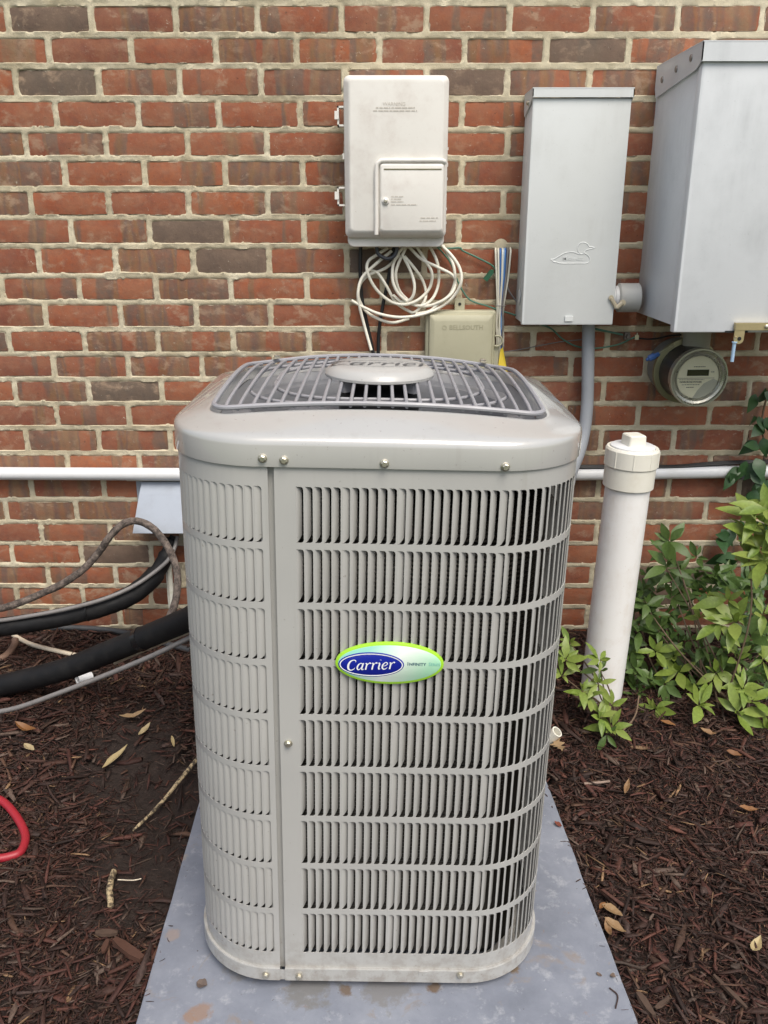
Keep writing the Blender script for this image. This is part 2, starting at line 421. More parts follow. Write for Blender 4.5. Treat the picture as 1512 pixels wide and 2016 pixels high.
# ------------------------------------------------------------------ brick wall
COURSE, PITCHX, BH, BL = .0685, .1995, .0540, .1860
lines_px = [5, 69, 130, 194, 255, 312, 372, 428, 484, 543, 595, 648, 697, 746.5, 794.5, 842.6, 892, 938, 984, 1028, 1070, 1113, 1154, 1195]
line_z = {i: P(756, v).z for i, v in enumerate(lines_px)}
for i in range(-14, 0): line_z[i] = line_z[0] - i * COURSE
for i in range(24, 28): line_z[i] = line_z[23] - (i - 23) * COURSE
wall = thing('brick_wall', (0, YW + .1, 0), 'red brick house wall with pale smeared mortar joints', 'wall')
brick_meshes = []
for vnt in range(9):
    rs = random.Random(vnt + 50)
    NX, NZ = 7, 3; v = []; f = []
    for j in range(NZ + 1):
        for i in range(NX + 1):
            x = (i / NX - .5) * BL; z = (j / NZ - .5) * BH
            ex = i in (0, NX); ez = j in (0, NZ)
            y = rs.uniform(-.0007, .0007) + (.0022 if ex or ez else 0) + (.0012 if (ex and ez) else 0)
            if ex: x += rs.uniform(-.0016, .0016)
            if ez: z += rs.uniform(-.0014, .0012)
            if ex and ez: x *= .988; z *= .95
            v.append((x, y, z))
    for j in range(NZ):
        for i in range(NX):
            a = j * (NX + 1) + i; f.append([a, a + 1, a + NX + 2, a + NX + 1])
    ring = [i for i in range(NX + 1)] + [(j + 1) * (NX + 1) - 1 for j in range(1, NZ + 1)] + [NZ * (NX + 1) + i for i in range(NX - 1, -1, -1)] + [j * (NX + 1) for j in range(NZ - 1, 0, -1)]
    n0 = len(v)
    for q in ring: v.append((v[q][0] * 1.004, .03, v[q][2] * 1.01))
    for k in range(len(ring)):
        l = (k + 1) % len(ring); f.append([ring[l], ring[k], n0 + k, n0 + l])
    me = bpy.data.meshes.new('brick'); me.from_pydata(v, [], f); me.materials.append(BRICK)
    me.shade_smooth(); me.set_sharp_from_angle(angle=R(40)); brick_meshes.append(me)
def to_px(p):
    d = p.y * _C + (CAM_H - p.z) * _S; v = (p.z - CAM_H) * _C + p.y * _S
    return 756 + FPX * p.x / d, 1008 - FPX * v / d
rows = []; far = MB(); far_t = []; nb = 0
joints = []                                            # (z centre, [x joints]) for the mortar relief
for i in range(-13, 28):                               # row i sits between joint lines i-1 and i
    zt, zb = line_z[i - 1] if (i - 1) in line_z else None, line_z[i]
    if zt is None: continue
    zc = (zt + zb) / 2; rr = random.Random(i * 13 + 5)
    off = (-.4950 if i % 2 else -.4017) + rr.uniform(-.006, .006) + (.012 if i > 15 else 0)
    jx = [off + k * PITCHX + rr.uniform(-.003, .003) for k in range(-14, 20)]
    joints.append((zt, zb, jx))
    for k in range(len(jx) - 1):
        xc = (jx[k] + jx[k + 1]) / 2
        if abs(xc) > 2.35: continue
        sx = (jx[k + 1] - jx[k] - .0130) / BL; sz = (zt - zb - .0143) / BH
        px, py = to_px(Vector((xc, YW, zc)))
        hw = 75 if py > 0 else 80
        vis = -hw < px < 1512 + hw and -28 < py < 1262
        hid = (430 < px < 1060 and py > 860) or (px > 1470 and 60 < py < 640)
        M = Matrix.Translation((xc, YW + rr.uniform(-.0012, .0014), zc + rr.uniform(-.0012, .0012))) @ Matrix.Rotation(rr.uniform(-.009, .009), 4, 'Y') @ Matrix.Rotation(rr.uniform(-.006, .006), 4, 'Z') @ Matrix.Diagonal((sx, 1, sz, 1))
        me = rr.choice(brick_meshes)
        if vis and not hid:
            o = bpy.data.objects.new('brick', me); o.matrix_world = M; nb += 1
            mw = M.copy(); link(o, wall); o.matrix_basis = mw
        else:
            far_t += [rr.random()] * len(me.vertices); far.add(([M @ q.co for q in me.vertices], [list(p.vertices) for p in me.polygons]))
fb = far.build('brickwork', BRICK_FAR, wall, 40, center=False); fb['kind'] = 'stuff'
ca = fb.data.color_attributes.new('tint', 'FLOAT_COLOR', 'POINT'); assert len(ca.data) == len(far_t)
ca.data.foreach_set('color', np.repeat(np.array(far_t)[:, None], 4, 1).reshape(-1).astype(np.float32))
print('bricks in view', nb)
# mortar: fine relief in the part that shows, coarse beyond
def mortar_sheet(x0, x1, z0, z1, st, name):
    X = np.arange(x0, x1 + st / 2, st); Z = np.arange(z0, z1 + st / 2, st)
    XX, ZZ = np.meshgrid(X, Z)
    Dm = np.full(XX.shape, 1.0); Up = np.zeros(XX.shape)
    for (zt, zb, jx) in joints:
        m = (ZZ <= zt) & (ZZ > zb)
        if not m.any(): continue
        dz = np.minimum(zt - ZZ[m], ZZ[m] - zb)
        j = np.array(jx); dx = np.abs(XX[m][:, None] - j[None, :]).min(1)
        Dm[m] = np.minimum(dz, dx); Up[m] = np.where((ZZ[m] - zb < dz + 1e-6) & (dz < dx), ZZ[m] - zb, np.where(dz < dx, -(zt - ZZ[m]), 0))
    vs = []
    nn = mnoise.noise
    for a, d, u, c in zip(XX.ravel(), Dm.ravel(), Up.ravel(), ZZ.ravel()):
        if d < .016:
            n1 = nn(Vector((a * 34, 1.5, c * 50))); n2 = nn(Vector((a * 105, 4.5, c * 105))); n3 = nn(Vector((a * 10, 8.5, c * 14)))
            w = .0073 + .0022 * n1 + .0012 * n2 + .0012 * n3           # half width of this bit of joint
            if d < w: b = YW + .0018 - .0026 * n3 - .0018 * n1 - .0012 * n2 - .10 * u - .10 * d
            else: b = YW + .0035 + (d - w) * 1.6
            b = max(b, YW - .0050)
        else: b = YW + .012
        vs.append((a, b, c))
    nX, nZ = len(X), len(Z)
    idx = np.arange(nX * nZ).reshape(nZ, nX)
    fs = np.stack([idx[:-1, :-1], idx[:-1, 1:], idx[1:, 1:], idx[1:, :-1]], -1).reshape(-1, 4).tolist()
    return mk(name, vs, fs, MORTAR, wall, 60, center=False)
mortar_sheet(-1.22, 1.22, .02, 1.80, .0042, 'mortar')
mb = MB()
mb.add(box((0, YW + .125, .9), (4.9, .21, 3.5)))
for (a, b, z0, z1) in ((-2.45, -1.22, -.05, 2.65), (1.22, 2.45, -.05, 2.65), (-1.22, 1.22, 1.80, 2.65)):
    mb.add(box(((a + b) / 2, YW + .0125, (z0 + z1) / 2), (b - a, .0145, z1 - z0)))
mb.build('mortar_backing', MORTAR, wall, 0, center=False)

# ------------------------------------------------------------------ pad
padz = .023
pl, pr = G(265, 2016, padz), G(1258, 2016, padz)
pl2, pr2 = G(385, 1600, padz), G(1080, 1545, padz)
def ext(a, b, y): t = (y - a.y) / (b.y - a.y); return a.x + (b.x - a.x) * t
y0, y1 = .93, 1.80
corners = [(ext(pl, pl2, y0), y0), (ext(pr, pr2, y0), y0), (ext(pr, pr2, y1), y1), (ext(pl, pl2, y1), y1)]
cxm = sum(c[0] for c in corners) / 4; cym = sum(c[1] for c in corners) / 4
def pad_ring(ins, n=14):
    out = []
    for i in range(4):
        a, b = corners[i], corners[(i + 1) % 4]
        for k in range(n):
            t = k / n; x = a[0] + (b[0] - a[0]) * t; y = a[1] + (b[1] - a[1]) * t
            dx, dy = cxm - x, cym - y
            e = .0022 * mnoise.noise(Vector((x * 25, y * 25, 2)))
            out.append((x + np.sign(dx) * min(abs(dx), ins) * (1 if i % 2 else .9) + e, y + np.sign(dy) * min(abs(dy), ins) * .9))
    return out
rings = [(.0, -.05), (0, padz - .006), (.0015, padz - .002), (.005, padz)]
pv = []; pf = []; n = 56
for ins, z in rings:
    for x, y in pad_ring(ins): pv.append((x, y, z))
for i in range(3):
    for k in range(n):
        l = (k + 1) % n; pf.append([i * n + k, i * n + l, (i + 1) * n + l, (i + 1) * n + k])
pf.append([3 * n + k for k in range(n)])
pad = mk('equipment_pad', pv, pf, PADM, None, 30)
tag(pad, 'blue grey stained concrete pad under the air conditioner', 'pad')

# ------------------------------------------------------------------ air conditioner (local: origin on the pad under its centre)
HA, RC = .2935, .130
AC = thing('air_conditioner', (-.0265, 1.10 + HA, padz), 'large grey louvered outdoor air conditioner standing on the concrete pad', 'air conditioner')
AC.rotation_euler = (0, .0195, 0); parent_inv[AC.name] = Matrix.Identity(4)
FL, CN = 2 * (HA - RC), math.pi / 2 * RC; PER = 4 * (FL + CN)
def outline(s, off=0, ha=HA, rc=RC):                 # s: arc length from the middle of the front, to the right
    s = (s + FL / 2) % PER
    q = int(s // (FL + CN)); t = s - q * (FL + CN); h = ha - rc
    if t <= FL:
        p = Vector((-h + t * (2 * h) / FL, -ha)); nrm = Vector((0, -1))
    else:
        a = (t - FL) / RC; nrm = Vector((math.sin(a), -math.cos(a))); p = Vector((h, -h)) + nrm * rc
    c, s_ = [(1, 0), (0, 1), (-1, 0), (0, -1)][q]
    rot = lambda w: Vector((w.x * c - w.y * s_, w.x * s_ + w.y * c))
    p, nrm = rot(p), rot(nrm)
    return p - nrm * off, nrm
def tv(v): 
    r = ray(756, v); return -r[2] / r[1]
def zl(v): return CAM_H - tv(v) * 1.10 - padz         # height on the unit's front for a photo row
ZSEAM = zl(921); ZT, ZB = zl(961), zl(1877); GAP = .0098; NR = 9
HS = (ZT - ZB - (NR - 1) * GAP) / NR
rowz = [(ZT - i * (HS + GAP) - HS, ZT - i * (HS + GAP)) for i in range(NR)]
ZFL = .044
WEB = .0024
S0, S1 = -.1125, PER - .1565
NC = round((S1 - S0) / .0127); CP = (S1 - S0) / NC
def apply_solid(o, th):
    md = o.modifiers.new('solid', 'SOLIDIFY'); md.thickness = th; md.offset = -1
    dg = bpy.context.evaluated_depsgraph_get(); me = bpy.data.meshes.new_from_object(o.evaluated_get(dg))
    o.modifiers.clear(); o.data = me; me.shade_smooth(); me.set_sharp_from_angle(angle=R(35))
# sheet metal with slots
us = [-.1390]
for i in range(NC): us += [S0 + i * CP, S0 + i * CP + WEB]
us += [S1, PER - .1475]
zs = [ZFL]
for a, b in rowz[::-1]: zs += [a, b]
zs.append(ZSEAM + .012)
sv = []; sf = []
for z in zs:
    for u in us:
        p, _ = outline(u); sv.append((p.x, p.y, z))
nu = len(us)
for j in range(len(zs) - 1):
    isrow = j % 2 == 1
    for i in range(nu - 1):
        slot = i >= 2 and i % 2 == 0 and i < nu - 2
        if isrow and slot: continue
        sf.append([j * nu + i, j * nu + i + 1, (j + 1) * nu + i + 1, (j + 1) * nu + i])
cr = .0042
for c in range(NC):                                   # rounded slot corners on the open side, small ones on the hinge side
    uR = S0 + (c + 1) * CP
    for a, b in rowz:
        for zc, sg in ((a, 1), (b, -1)):
            k0 = len(sv)
            pts = [(uR, zc)] + [(uR - cr + cr * math.sin(t), zc + sg * (cr - cr * math.cos(t))) for t in (0, R(30), R(60), R(90))]
            for u, z in pts:
                p, _ = outline(u); sv.append((p.x, p.y, z))
            for q in range(3):
                tri = [k0, k0 + q + 1, k0 + q + 2]
                sf.append(tri[::-1] if sg > 0 else tri)
sheet = mk('louvered_panel', sv, sf, PAINT, AC, 35, center=False); apply_solid(sheet, .0011)
# louver blades
def blade_vf(w, d):
    sec = [(0, .0003), (w * .18, d * .10), (w * .5, d * .42), (w, d)]
    v = []; f = []; h = HS
    for (x, y) in sec:
        k = x / w
        lo = .0005 + .0050 * max(0, k - .35) / .65; hi = h - .0004 - .0012 * k
        for z, dx in ((lo, -.0016 * k), (lo + .0040, -.0002 * k), (h * .5, 0), (h - .007, 0), (hi, -.0016 * k)):
            v.append((x + dx + .00005, y, z))
    for i in range(3):
        for j in range(4):
            a = i * 5 + j; f.append([a, a + 5, a + 6, a + 1])
    return v, f
def blade_mesh(w, d):
    me = bpy.data.meshes.new('louver_blade'); v, f = blade_vf(w, d); me.from_pydata(v, [], f); me.materials.append(PAINT); me.shade_smooth()
    md = bpy.data.objects.new('tmp', me); COL.objects.link(md); apply_solid(md, .0006); m2 = md.data; m2.name = 'louver_blade'
    bpy.data.objects.remove(md); return m2
BL_N, BL_W = blade_mesh(.0075, .0092), blade_mesh(.0096, .0060)
BL_L = blade_mesh(.0102, .0048)
rest = MB(); cnt = 0
for c in range(NC):
    u = S0 + c * CP + WEB
    p, nrm = outline(u)
    ang = math.atan2(nrm.x, -nrm.y)                    # rotation of the outward normal from -y
    me = BL_L if c >= NC - 18 else (BL_W if c in (5, 11, 22, 27) or (c > 30 and c % 6 == 0) else BL_N)
    single = c < 26 or c >= NC - 7
    for (a, b) in rowz:
        M = Matrix.Translation((p.x, p.y, a)) @ Matrix.Rotation(ang, 4, 'Z')
        if single:
            o = bpy.data.objects.new('louver_blade', me); link(o, AC); o.matrix_basis = M; cnt += 1
        else:
            rest.add(([M @ q.co for q in me.vertices], [list(q.vertices) for q in me.polygons]))
o = rest.build('louver_blades', PAINT, AC, 35, center=False); o['kind'] = 'stuff'
print('blades', cnt)
# recessed strip in the panel joint, base flange, joint cover
def strip(s0, s1, z0, z1, off0, off1=None, n=40, th=0):
    off1 = off0 if off1 is None else off1
    v = []; f = []
    for k in range(n + 1):
        s = s0 + (s1 - s0) * k / n
        a, _ = outline(s, off0); b, _ = outline(s, off1); v += [(a.x, a.y, z0), (b.x, b.y, z1)]
    for k in range(n): f.append([2 * k, 2 * k + 2, 2 * k + 3, 2 * k + 1])
    return v, f
mk('corner_post', *strip(-.160, -.130, ZFL - .01, ZSEAM + .01, .0085, n=6), PAINT, AC, center=False)
m = MB()
m.add(strip(-.1390, PER - .1475, ZFL + .0012, ZFL, -.0042, 0, 150))
m.add(strip(-.1390, PER - .1475, ZFL - .001, ZFL + .0012, -.0052, -.0042, 150))
m.add(strip(-.1390, PER - .1475, .019, ZFL - .001, -.0052, -.0052, 150))
m.add(strip(-.1390, PER - .1475, .019, .0185, .004, -.0052, 150))
m.add(strip(-.1390, PER - .1475, .0182, .0186, .05, .004, 150))
bp = m.build('base_pan', PAINT, AC, 30, center=False)
m = MB(); m.add(strip(-.1478, -.1387, .0195, ZFL - .003, -.0038, n=3)); m.build('joint_clip', PAINT, AC, center=False)
m = MB(); m.add(box((.092, -HA - .0054, ZFL - .0055), (.016, .0022, .009))); m.build('drain_tab', PAINT, AC, 0)
for (fx, fy) in ((-.2, -.2), (.2, -.2), (-.2, .2), (.2, .2)): mk('foot', *lathe([(.02, 0), (.02, .019)], (fx, fy, 0), (0, 0, 1), 12), DARK, AC)
# coil: corrugated fins inside
nrng = 240; prof = []
zc0, zc1 = ZFL + .004, ZSEAM - .002
v = []; f = []; ns = 130
for i in range(nrng + 1):
    z = zc0 + (zc1 - zc0) * i / nrng; off = .034 + (.0035 if i % 2 else 0)
    for k in range(ns):
        p, _ = outline(PER * k / ns, off); v.append((p.x, p.y, z))
for i in range(nrng):
    for k in range(ns):
        l = (k + 1) % ns; f.append([i * ns + k, i * ns + l, (i + 1) * ns + l, (i + 1) * ns + k])
mk('condenser_coil', v, f, COILM, AC, 0, center=False)
# moulded top cap
def droop(x, y, amt):                                # corners of the cap lie lower than the middle of its sides
    q = min(1.2, (abs(x) / .235) ** 2.0) * min(1.2, (abs(y) / .235) ** 2.0)
    return amt * (1.15 if y > 0 else .72) * q
capr = [(.0035, ZSEAM - .0005, 0), (-.0042, ZSEAM - .0002, 0), (-.0046, ZSEAM + .003, 0), (-.0046, ZSEAM + .029, 0), (-.0038, ZSEAM + .0350, .05), (-.0015, ZSEAM + .0395, .12), (.0025, ZSEAM + .0428, .2), (.0090, ZSEAM + .0464, .3), (.018, ZSEAM + .0512, .45), (.028, ZSEAM + .0564, .65), (.038, ZSEAM + .0613, .85), (.046, ZSEAM + .0645, .95), (.050, ZSEAM + .0660, 1), (.0525, ZSEAM + .0655, 1), (.0545, ZSEAM + .060, 1), (.059, ZSEAM + .045, 1)]
def ring_pts(off, n=160, rmin=.030):
    out = []
    ha = HA - off; rf = max(rmin, RC - off * 1.7); rb_ = max(rmin, RC - off * .30)     # the corners towards the wall are rounder
    for k in range(n):
        p, _ = outline(PER * k / n, 0, ha, rf)
        if p.y > 0: p, _ = outline(PER * k / n, 0, ha, rb_)
        out.append(p)
    return out
v = []; f = []; n = 160
for off, z, dr in capr:
    for p in ring_pts(off): v.append((p.x, p.y * (1 - .05 * dr), z - droop(p.x, p.y, .017 * dr)))
for i in range(len(capr) - 1):
    for k in range(n):
        l = (k + 1) % n; f.append([i * n + k, i * n + l, (i + 1) * n + l, (i + 1) * n + k])
mk('top_cap', v, f, CAPM, AC, 40, center=False)
# shroud from the square opening down to the round fan orifice
v = []; f = []
sq = [Vector((p.x, p.y * .95)) for p in ring_pts(.060)]
for z, r in ((ZSEAM + .044, 0), (ZSEAM + .030, 1), (ZSEAM + .022, .213), (ZSEAM + .008, .206), (ZSEAM - .03, .204), (ZSEAM - .12, .204)):
    for p in sq:
        d = p.normalized()
        q = p if r == 0 else (p * .955 if r == 1 else d * r)
        v.append((q.x, q.y, z - (droop(p.x, p.y, .017) if r <= 1 and r in (0, 1) else 0)))
for i in range(5):
    for k in range(n):
        l = (k + 1) % n; f.append([i * n + k, i * n + l, (i + 1) * n + l, (i + 1) * n + k])
mk('fan_shroud', v, f, SHRM, AC, 40, center=False)
# grille: rim wire, cross rings, bars
ZGR = ZSEAM + .0722
rim = [Vector((p.x, p.y * .945, ZGR - droop(p.x, p.y, .017))) for p in ring_pts(.0590, 160, .028)]
mk('grille_rim', *tube(rim, .0037, 8, closed=True, raw=True), PAINT_W, AC, center=False)
for hw, rr in ((.200, .12), (.165, .12)):
    pts = []
    for k in range(80):
        p, _ = outline(PER * k / 80, 0, hw, rr); pts.append(Vector((p.x, p.y * .945, ZGR - .0075 - droop(p.x, p.y, .017))))
    mk('grille_ring', *tube(pts, .0028, 8, closed=True, raw=True), PAINT_W, AC, center=False)
nbars = 23; half = .216
for i in range(nbars):
    x = -half + 2 * half * i / (nbars - 1); e = .2345 if abs(x) < .205 else .222
    hx_ = HA - .0590; rb_ = RC - .0590 * .30; ov = max(0, abs(x) - (hx_ - rb_)); er = min(e, hx_ - rb_ + math.sqrt(max(1e-6, rb_ ** 2 - ov ** 2)) - .002)
    pts = []
    for k in range(13):
        y = -e + (e + er) * k / 12
        pts.append(Vector((x, y * .945, ZGR - .0012 - droop(x, y, .017) - (.0022 if k in (0, 12) else 0))))
    mk('grille_bar', *tube(pts, .0027, 8, raw=True), PAINT_W, AC, center=False)
# fan under the grille
m = MB()
for b in range(3):
    a0 = R(20 + 120 * b)
    for (j0) in (0,):
        vv = []; ff = []
        for i in range(6):
            r = .05 + .15 * i / 5; wd = R(62 + 14 * i / 5)
            for k in range(7):
                a = a0 + wd * (k / 6 - .5) + R(12) * i / 5
                vv.append((r * math.cos(a), r * math.sin(a), ZSEAM - .020 - .05 * (k / 6 - .5) + .004 * math.sin(k)))
        for i in range(5):
            for k in range(6): ff.append([i * 7 + k, i * 7 + k + 1, (i + 1) * 7 + k + 1, (i + 1) * 7 + k])
        m.add((vv, ff))
fan = m.build('fan_blades', FANM, AC, 40, center=False); apply_solid(fan, .0015)
m = MB(); m.add(lathe([(.066, -.14), (.066, -.006), (.055, .0), (.02, .004)], (0, 0, ZGR - .018), (0, 0, 1), 32)); m.build('fan_motor', DARK, AC)
for a in range(4):
    t = R(45 + 90 * a); mk('motor_bracket', *box((.074 * math.cos(t), .074 * math.sin(t), ZGR - .006), (.018, .012, .022), Matrix.Rotation(t, 3, 'Z')), PAINT_W, AC, 0)
disc = mk('fan_cover', *lathe([(.080, -.002), (.0885, .0), (.0890, .004), (.0860, .010), (.078, .0160), (.070, .0180), (.04, .0190), (.0, .0192)], (0, 0, ZGR + .002), (0, 0, 1), 64), PAINT, AC, 30)
# lettering helper: broad-nib strokes, brand script
LET = {'C': (1.28, [[(1.08, 1.18, .05), (1.02, 1.40, .10), (.72, 1.50, .13), (.34, 1.30, .22), (.14, .80, .27), (.22, .26, .24), (.54, .0, .15), (.90, .10, .11), (1.10, .36, .05)]]),
       'a': (1.06, [[(.76, .86, .08), (.50, 1.0, .12), (.20, .74, .20), (.12, .30, .20), (.30, .03, .13), (.56, .20, .10), (.74, .62, .06)], [(.84, 1.02, .20), (.76, .50, .20), (.76, .10, .17), (.90, .02, .10), (1.04, .16, .05)]]),
       'r': (.86, [[(.02, .88, .05), (.18, .98, .12), (.26, .80, .20), (.24, .40, .20), (.22, 0, .20)], [(.28, .55, .06), (.46, .88, .10), (.64, 1.02, .14), (.78, .90, .20)]]),
       'i': (.56, [[(.02, .88, .05), (.18, .98, .13), (.26, .80, .20), (.22, .30, .20), (.28, .04, .15), (.46, .10, .05)], [(.32, 1.38, .22), (.33, 1.43, .22)]]),
       'e': (.94, [[(.16, .46, .06), (.50, .54, .09), (.74, .74, .12), (.66, .97, .12), (.44, 1.0, .13), (.18, .72, .20), (.14, .28, .20), (.34, .02, .15), (.60, .06, .11), (.82, .28, .05)]])}
def script_word(word, height, shear=.20):
    v = []; f = []; x0 = 0; ly = 0
    for ch in word:
        adv, strokes = LET[ch]
        for st in strokes:
            pts = cat([Vector((a, b, c)) for a, b, c in st], 7); k0 = len(v); ly += 1
            for i, p in enumerate(pts):
                t = pts[min(i + 1, len(pts) - 1)] - pts[max(i - 1, 0)]; t.z = 0
                t = t.normalized() if t.length > 1e-6 else Vector((0, 1, 0)); nn = Vector((-t.y, t.x, 0))
                for sg in (1, -1):
                    q = p + nn * (sg * p.z / 2); v.append((x0 + q.x + shear * q.y, -ly * .0007, q.y))
            for i in range(len(pts) - 1): f.append([k0 + 2 * i, k0 + 2 * i + 2, k0 + 2 * i + 3, k0 + 2 * i + 1])
        x0 += adv
    wid = x0 + .1; s = height / 1.5
    return [((a - wid / 2) * s, b * s, (c - .72) * s) for a, b, c in v], f
def put(vf, M): return [M @ Vector(q) for q in vf[0]], vf[1]
def ellipse(a, b, n=72): return [(a * math.cos(2 * math.pi * k / n), b * math.sin(2 * math.pi * k / n)) for k in range(n)]
def ering(a, b, w, n=72):
    o, i = ellipse(a, b, n), ellipse(a - w, b - w, n); v = [(x, 0, z) for x, z in o] + [(x, 0, z) for x, z in i]
    return v, [[k, (k + 1) % n, n + (k + 1) % n, n + k] for k in range(n)]
ETCH = mat('etched_grey', (.10, .10, .105), .5)
Mtop = Matrix.Translation((0, -.012, ZGR + .0208)) @ Matrix.Rotation(R(-90), 4, 'X')
mk('cover_emblem', *put(ering(.071, .0300, .0012), Matrix.Translation((0, -.006, ZGR + .0215)) @ Matrix.Rotation(R(-90), 4, 'X')), ETCH, disc, 0)
sw = script_word('Carrier', .034); sw = ([(a * 1.12, b, c) for a, b, c in sw[0]], sw[1])
mk('cover_lettering', *put(sw, Matrix.Translation((0, -.006, ZGR + .0217)) @ Matrix.Rotation(R(-90), 4, 'X')), ETCH, disc, 0)
# screws
for (px, py, up) in ((517, 906, 1), (559, 909, 1), (757, 912, 1), (995, 914, 1), (524, 1922, 0), (589, 1923, 0), (906, 1916, 0), (567, 1470, 2)):
    y = 1.10 - .0055
    q = P(px, py, y); lx = q.x - AC.location.x - .0195 * (q.z - padz); lz = q.z - padz
    off = {1: -.0048, 0: -.0054, 2: -.0002}[up]
    s = lx
    p, nrm = outline(s, off)
    hexbolt((p.x, p.y, lz), (nrm.x, nrm.y, 0), .0050).build('screw', SCREW, AC, 30)
for s_, z in ((-PER * .25 + .02, ZSEAM + .022), (PER * .25 - .01, ZSEAM + .016)):
    p, nrm = outline(s_, -.0048); hexbolt((p.x, p.y, z), (nrm.x, nrm.y, 0), .0050).build('screw', SCREW, AC, 30)
for sx in (-1, 1):
    m = hexbolt((sx * .19, .19, ZGR - .004), (0, 0, 1), .006); m.build('screw', SCREW, AC, 30)
# badge
BLIME = mat('lime_rim', (.38, .72, .04), .3); BBLUE = mat('deep_blue', (.008, .018, .30), .25, coat=.4); BWHITE = mat('badge_white', (.85, .86, .88), .3); BTEAL = mat('teal_print', (.02, .10, .16), .4); BMINT2 = mat('mint_print', (.25, .58, .50), .4)
def badge_face():
    m = mat('mint_gradient_print', (.6, .85, .7), .25, coat=.4); k = N(m); o = k.obj()
    s = k.n('ShaderNodeSeparateXYZ'); k.l(o, s.inputs[0])
    f = k.math('ADD', k.math('MULTIPLY', s.outputs[0], 9.0), k.math('ADD', k.math('MULTIPLY', s.outputs[2], -7.0), .42))
    k.col(k.ramp(f, [(0, (.30, .66, .55)), (.28, (.62, .82, .72)), (.48, (.84, .88, .85)), (.62, (.72, .85, .74)), (1, (.42, .76, .52))])); return m
zbad = zl(1303); bx = .0225
bc, _n = outline(bx, -.0035); MBd = Matrix.Translation((bc.x, bc.y, zbad))
zh = (zl(1262) - zl(1343)) / 2; bw = .0785
def edisc(a, b, y0, y1, n=72):
    o = ellipse(a, b, n); i = ellipse(a - .0012, b - .0012, n)
    return loft([(o, y0), (o, y1 + .0008), (i, y1)])
badge = mk('badge', *put(edisc(bw, zh, .0035, -.0012), MBd), BLIME, AC, 40)
mk('badge_face', *put(edisc(bw - .0035, zh - .0032, 0, -.0016), MBd), badge_face(), badge, 40)
Mo = MBd @ Matrix.Translation((-.0265, 0, -.0015)); ow, oh = .0478, .0205 * (zh / .034)
oval = mk('badge_oval', *put(edisc(ow, oh, -.0012, -.0022), Mo), BBLUE, badge, 40)
mk('oval_ring', *put(ering(ow - .0018, oh - .0018, .0013), Mo @ Matrix.Translation((0, -.0026, 0))), BWHITE, oval, 0) if False else mk('badge_ring', *put(ering(ow - .0020, oh - .0020, .0015), Mo @ Matrix.Translation((0, -.0026, 0))), BWHITE, badge, 0)
mk('badge_lettering', *put(script_word('Carrier', .0162), Mo @ Matrix.Translation((-.001, -.0026, 0)) @ Matrix.Rotation(R(-3), 4, 'Y')), BWHITE, badge, 0)
def text_vf(s, size, bold=0.0, sx=1.0):
    cu = bpy.data.curves.new('t', 'FONT'); cu.body = s; cu.size = size; cu.align_x = 'CENTER'; cu.align_y = 'CENTER'; cu.offset = bold; cu.resolution_u = 2
    o = bpy.data.objects.new('t', cu); COL.objects.link(o)
    dg = bpy.context.evaluated_depsgraph_get(); me = bpy.data.meshes.new_from_object(o.evaluated_get(dg))
    vf = [(q.co.x * sx, 0, q.co.y) for q in me.vertices], [list(p.vertices) for p in me.polygons]
    bpy.data.objects.remove(o); bpy.data.meshes.remove(me); return vf
def write(s, c, size, m, parent, name='lettering', bold=0, sx=1, raise_=0):
    vf = text_vf(s, size, bold, sx); v = [Vector(q) + Vector(c) for q in vf[0]]
    return mk(name, v, vf[1], m, parent, 0)
# small caps: big first letter, smaller rest
for (txt, x, size, mm) in (('I', .0265, .0085, BTEAL), ('NFINITY', .0405, .0066, BTEAL), ('S', .0580, .0080, BMINT2), ('ERIES', .0665, .0062, BMINT2)):
    write(txt, (bc.x + x, bc.y - .0020, zbad + (.0004 if size > .007 else 0)), size, mm, badge, 'badge_lettering', .00012 if mm is BTEAL else .00005, 1.0 if len(txt) > 5 else .95)

# ------------------------------------------------------------------ wall boxes
# -- beige telephone interface box
yb = 2.19
NID = thing('utility_box', P(776, 484, YW), 'weathered beige plastic utility box with small locked door, mounted above the white cables', 'utility box')
cx, cz, hw, hh = rectP(681, 160, 873, 486, 2.235)
mk('back_box', *loft([(rrect(cx, cz, hw, hh, .015), YW + .003), (rrect(cx, cz, hw, hh, .015), 2.222), (rrect(cx, cz, hw - .002, hh - .002, .014), 2.219)]), NIDM, NID)
cx, cz, hw, hh = rectP(676, 149, 877, 468, 2.215)
cov = mk('cover', *loft([(rrect(cx, cz, hw, hh, .014), 2.2185), (rrect(cx, cz, hw, hh, .014), 2.208), (rrect(cx, cz, hw - .003, hh - .002, .013), 2.205), (rrect(cx, cz + .002, hw - .009, hh - .008, .012), 2.196),
                           (rrect(cx, cz + .003, hw - .013, hh - .012, .011), yb + .001), (rrect(cx, cz + .0035, hw - .016, hh - .015, .010), yb)]), NIDM, NID, 50)
dx, dz, dw, dh = rectP(746, 321, 873, 459, 2.185)
mk('door', *loft([(rrect(dx, dz - .004, dw + .001, dh + .006, .008), 2.214), (rrect(dx, dz - .004, dw + .001, dh + .004, .008), 2.196), (rrect(dx, dz, dw - .001, dh, .008), 2.188), (rrect(dx, dz + .001, dw - .004, dh - .004, .007), 2.182), (rrect(dx, dz + .002, dw - .006, dh - .006, .006), 2.181)]), NIDM, NID, 50)
a, b, c = P(741, 462, 2.186), P(741, 316, 2.186), P(872, 316, 2.186)
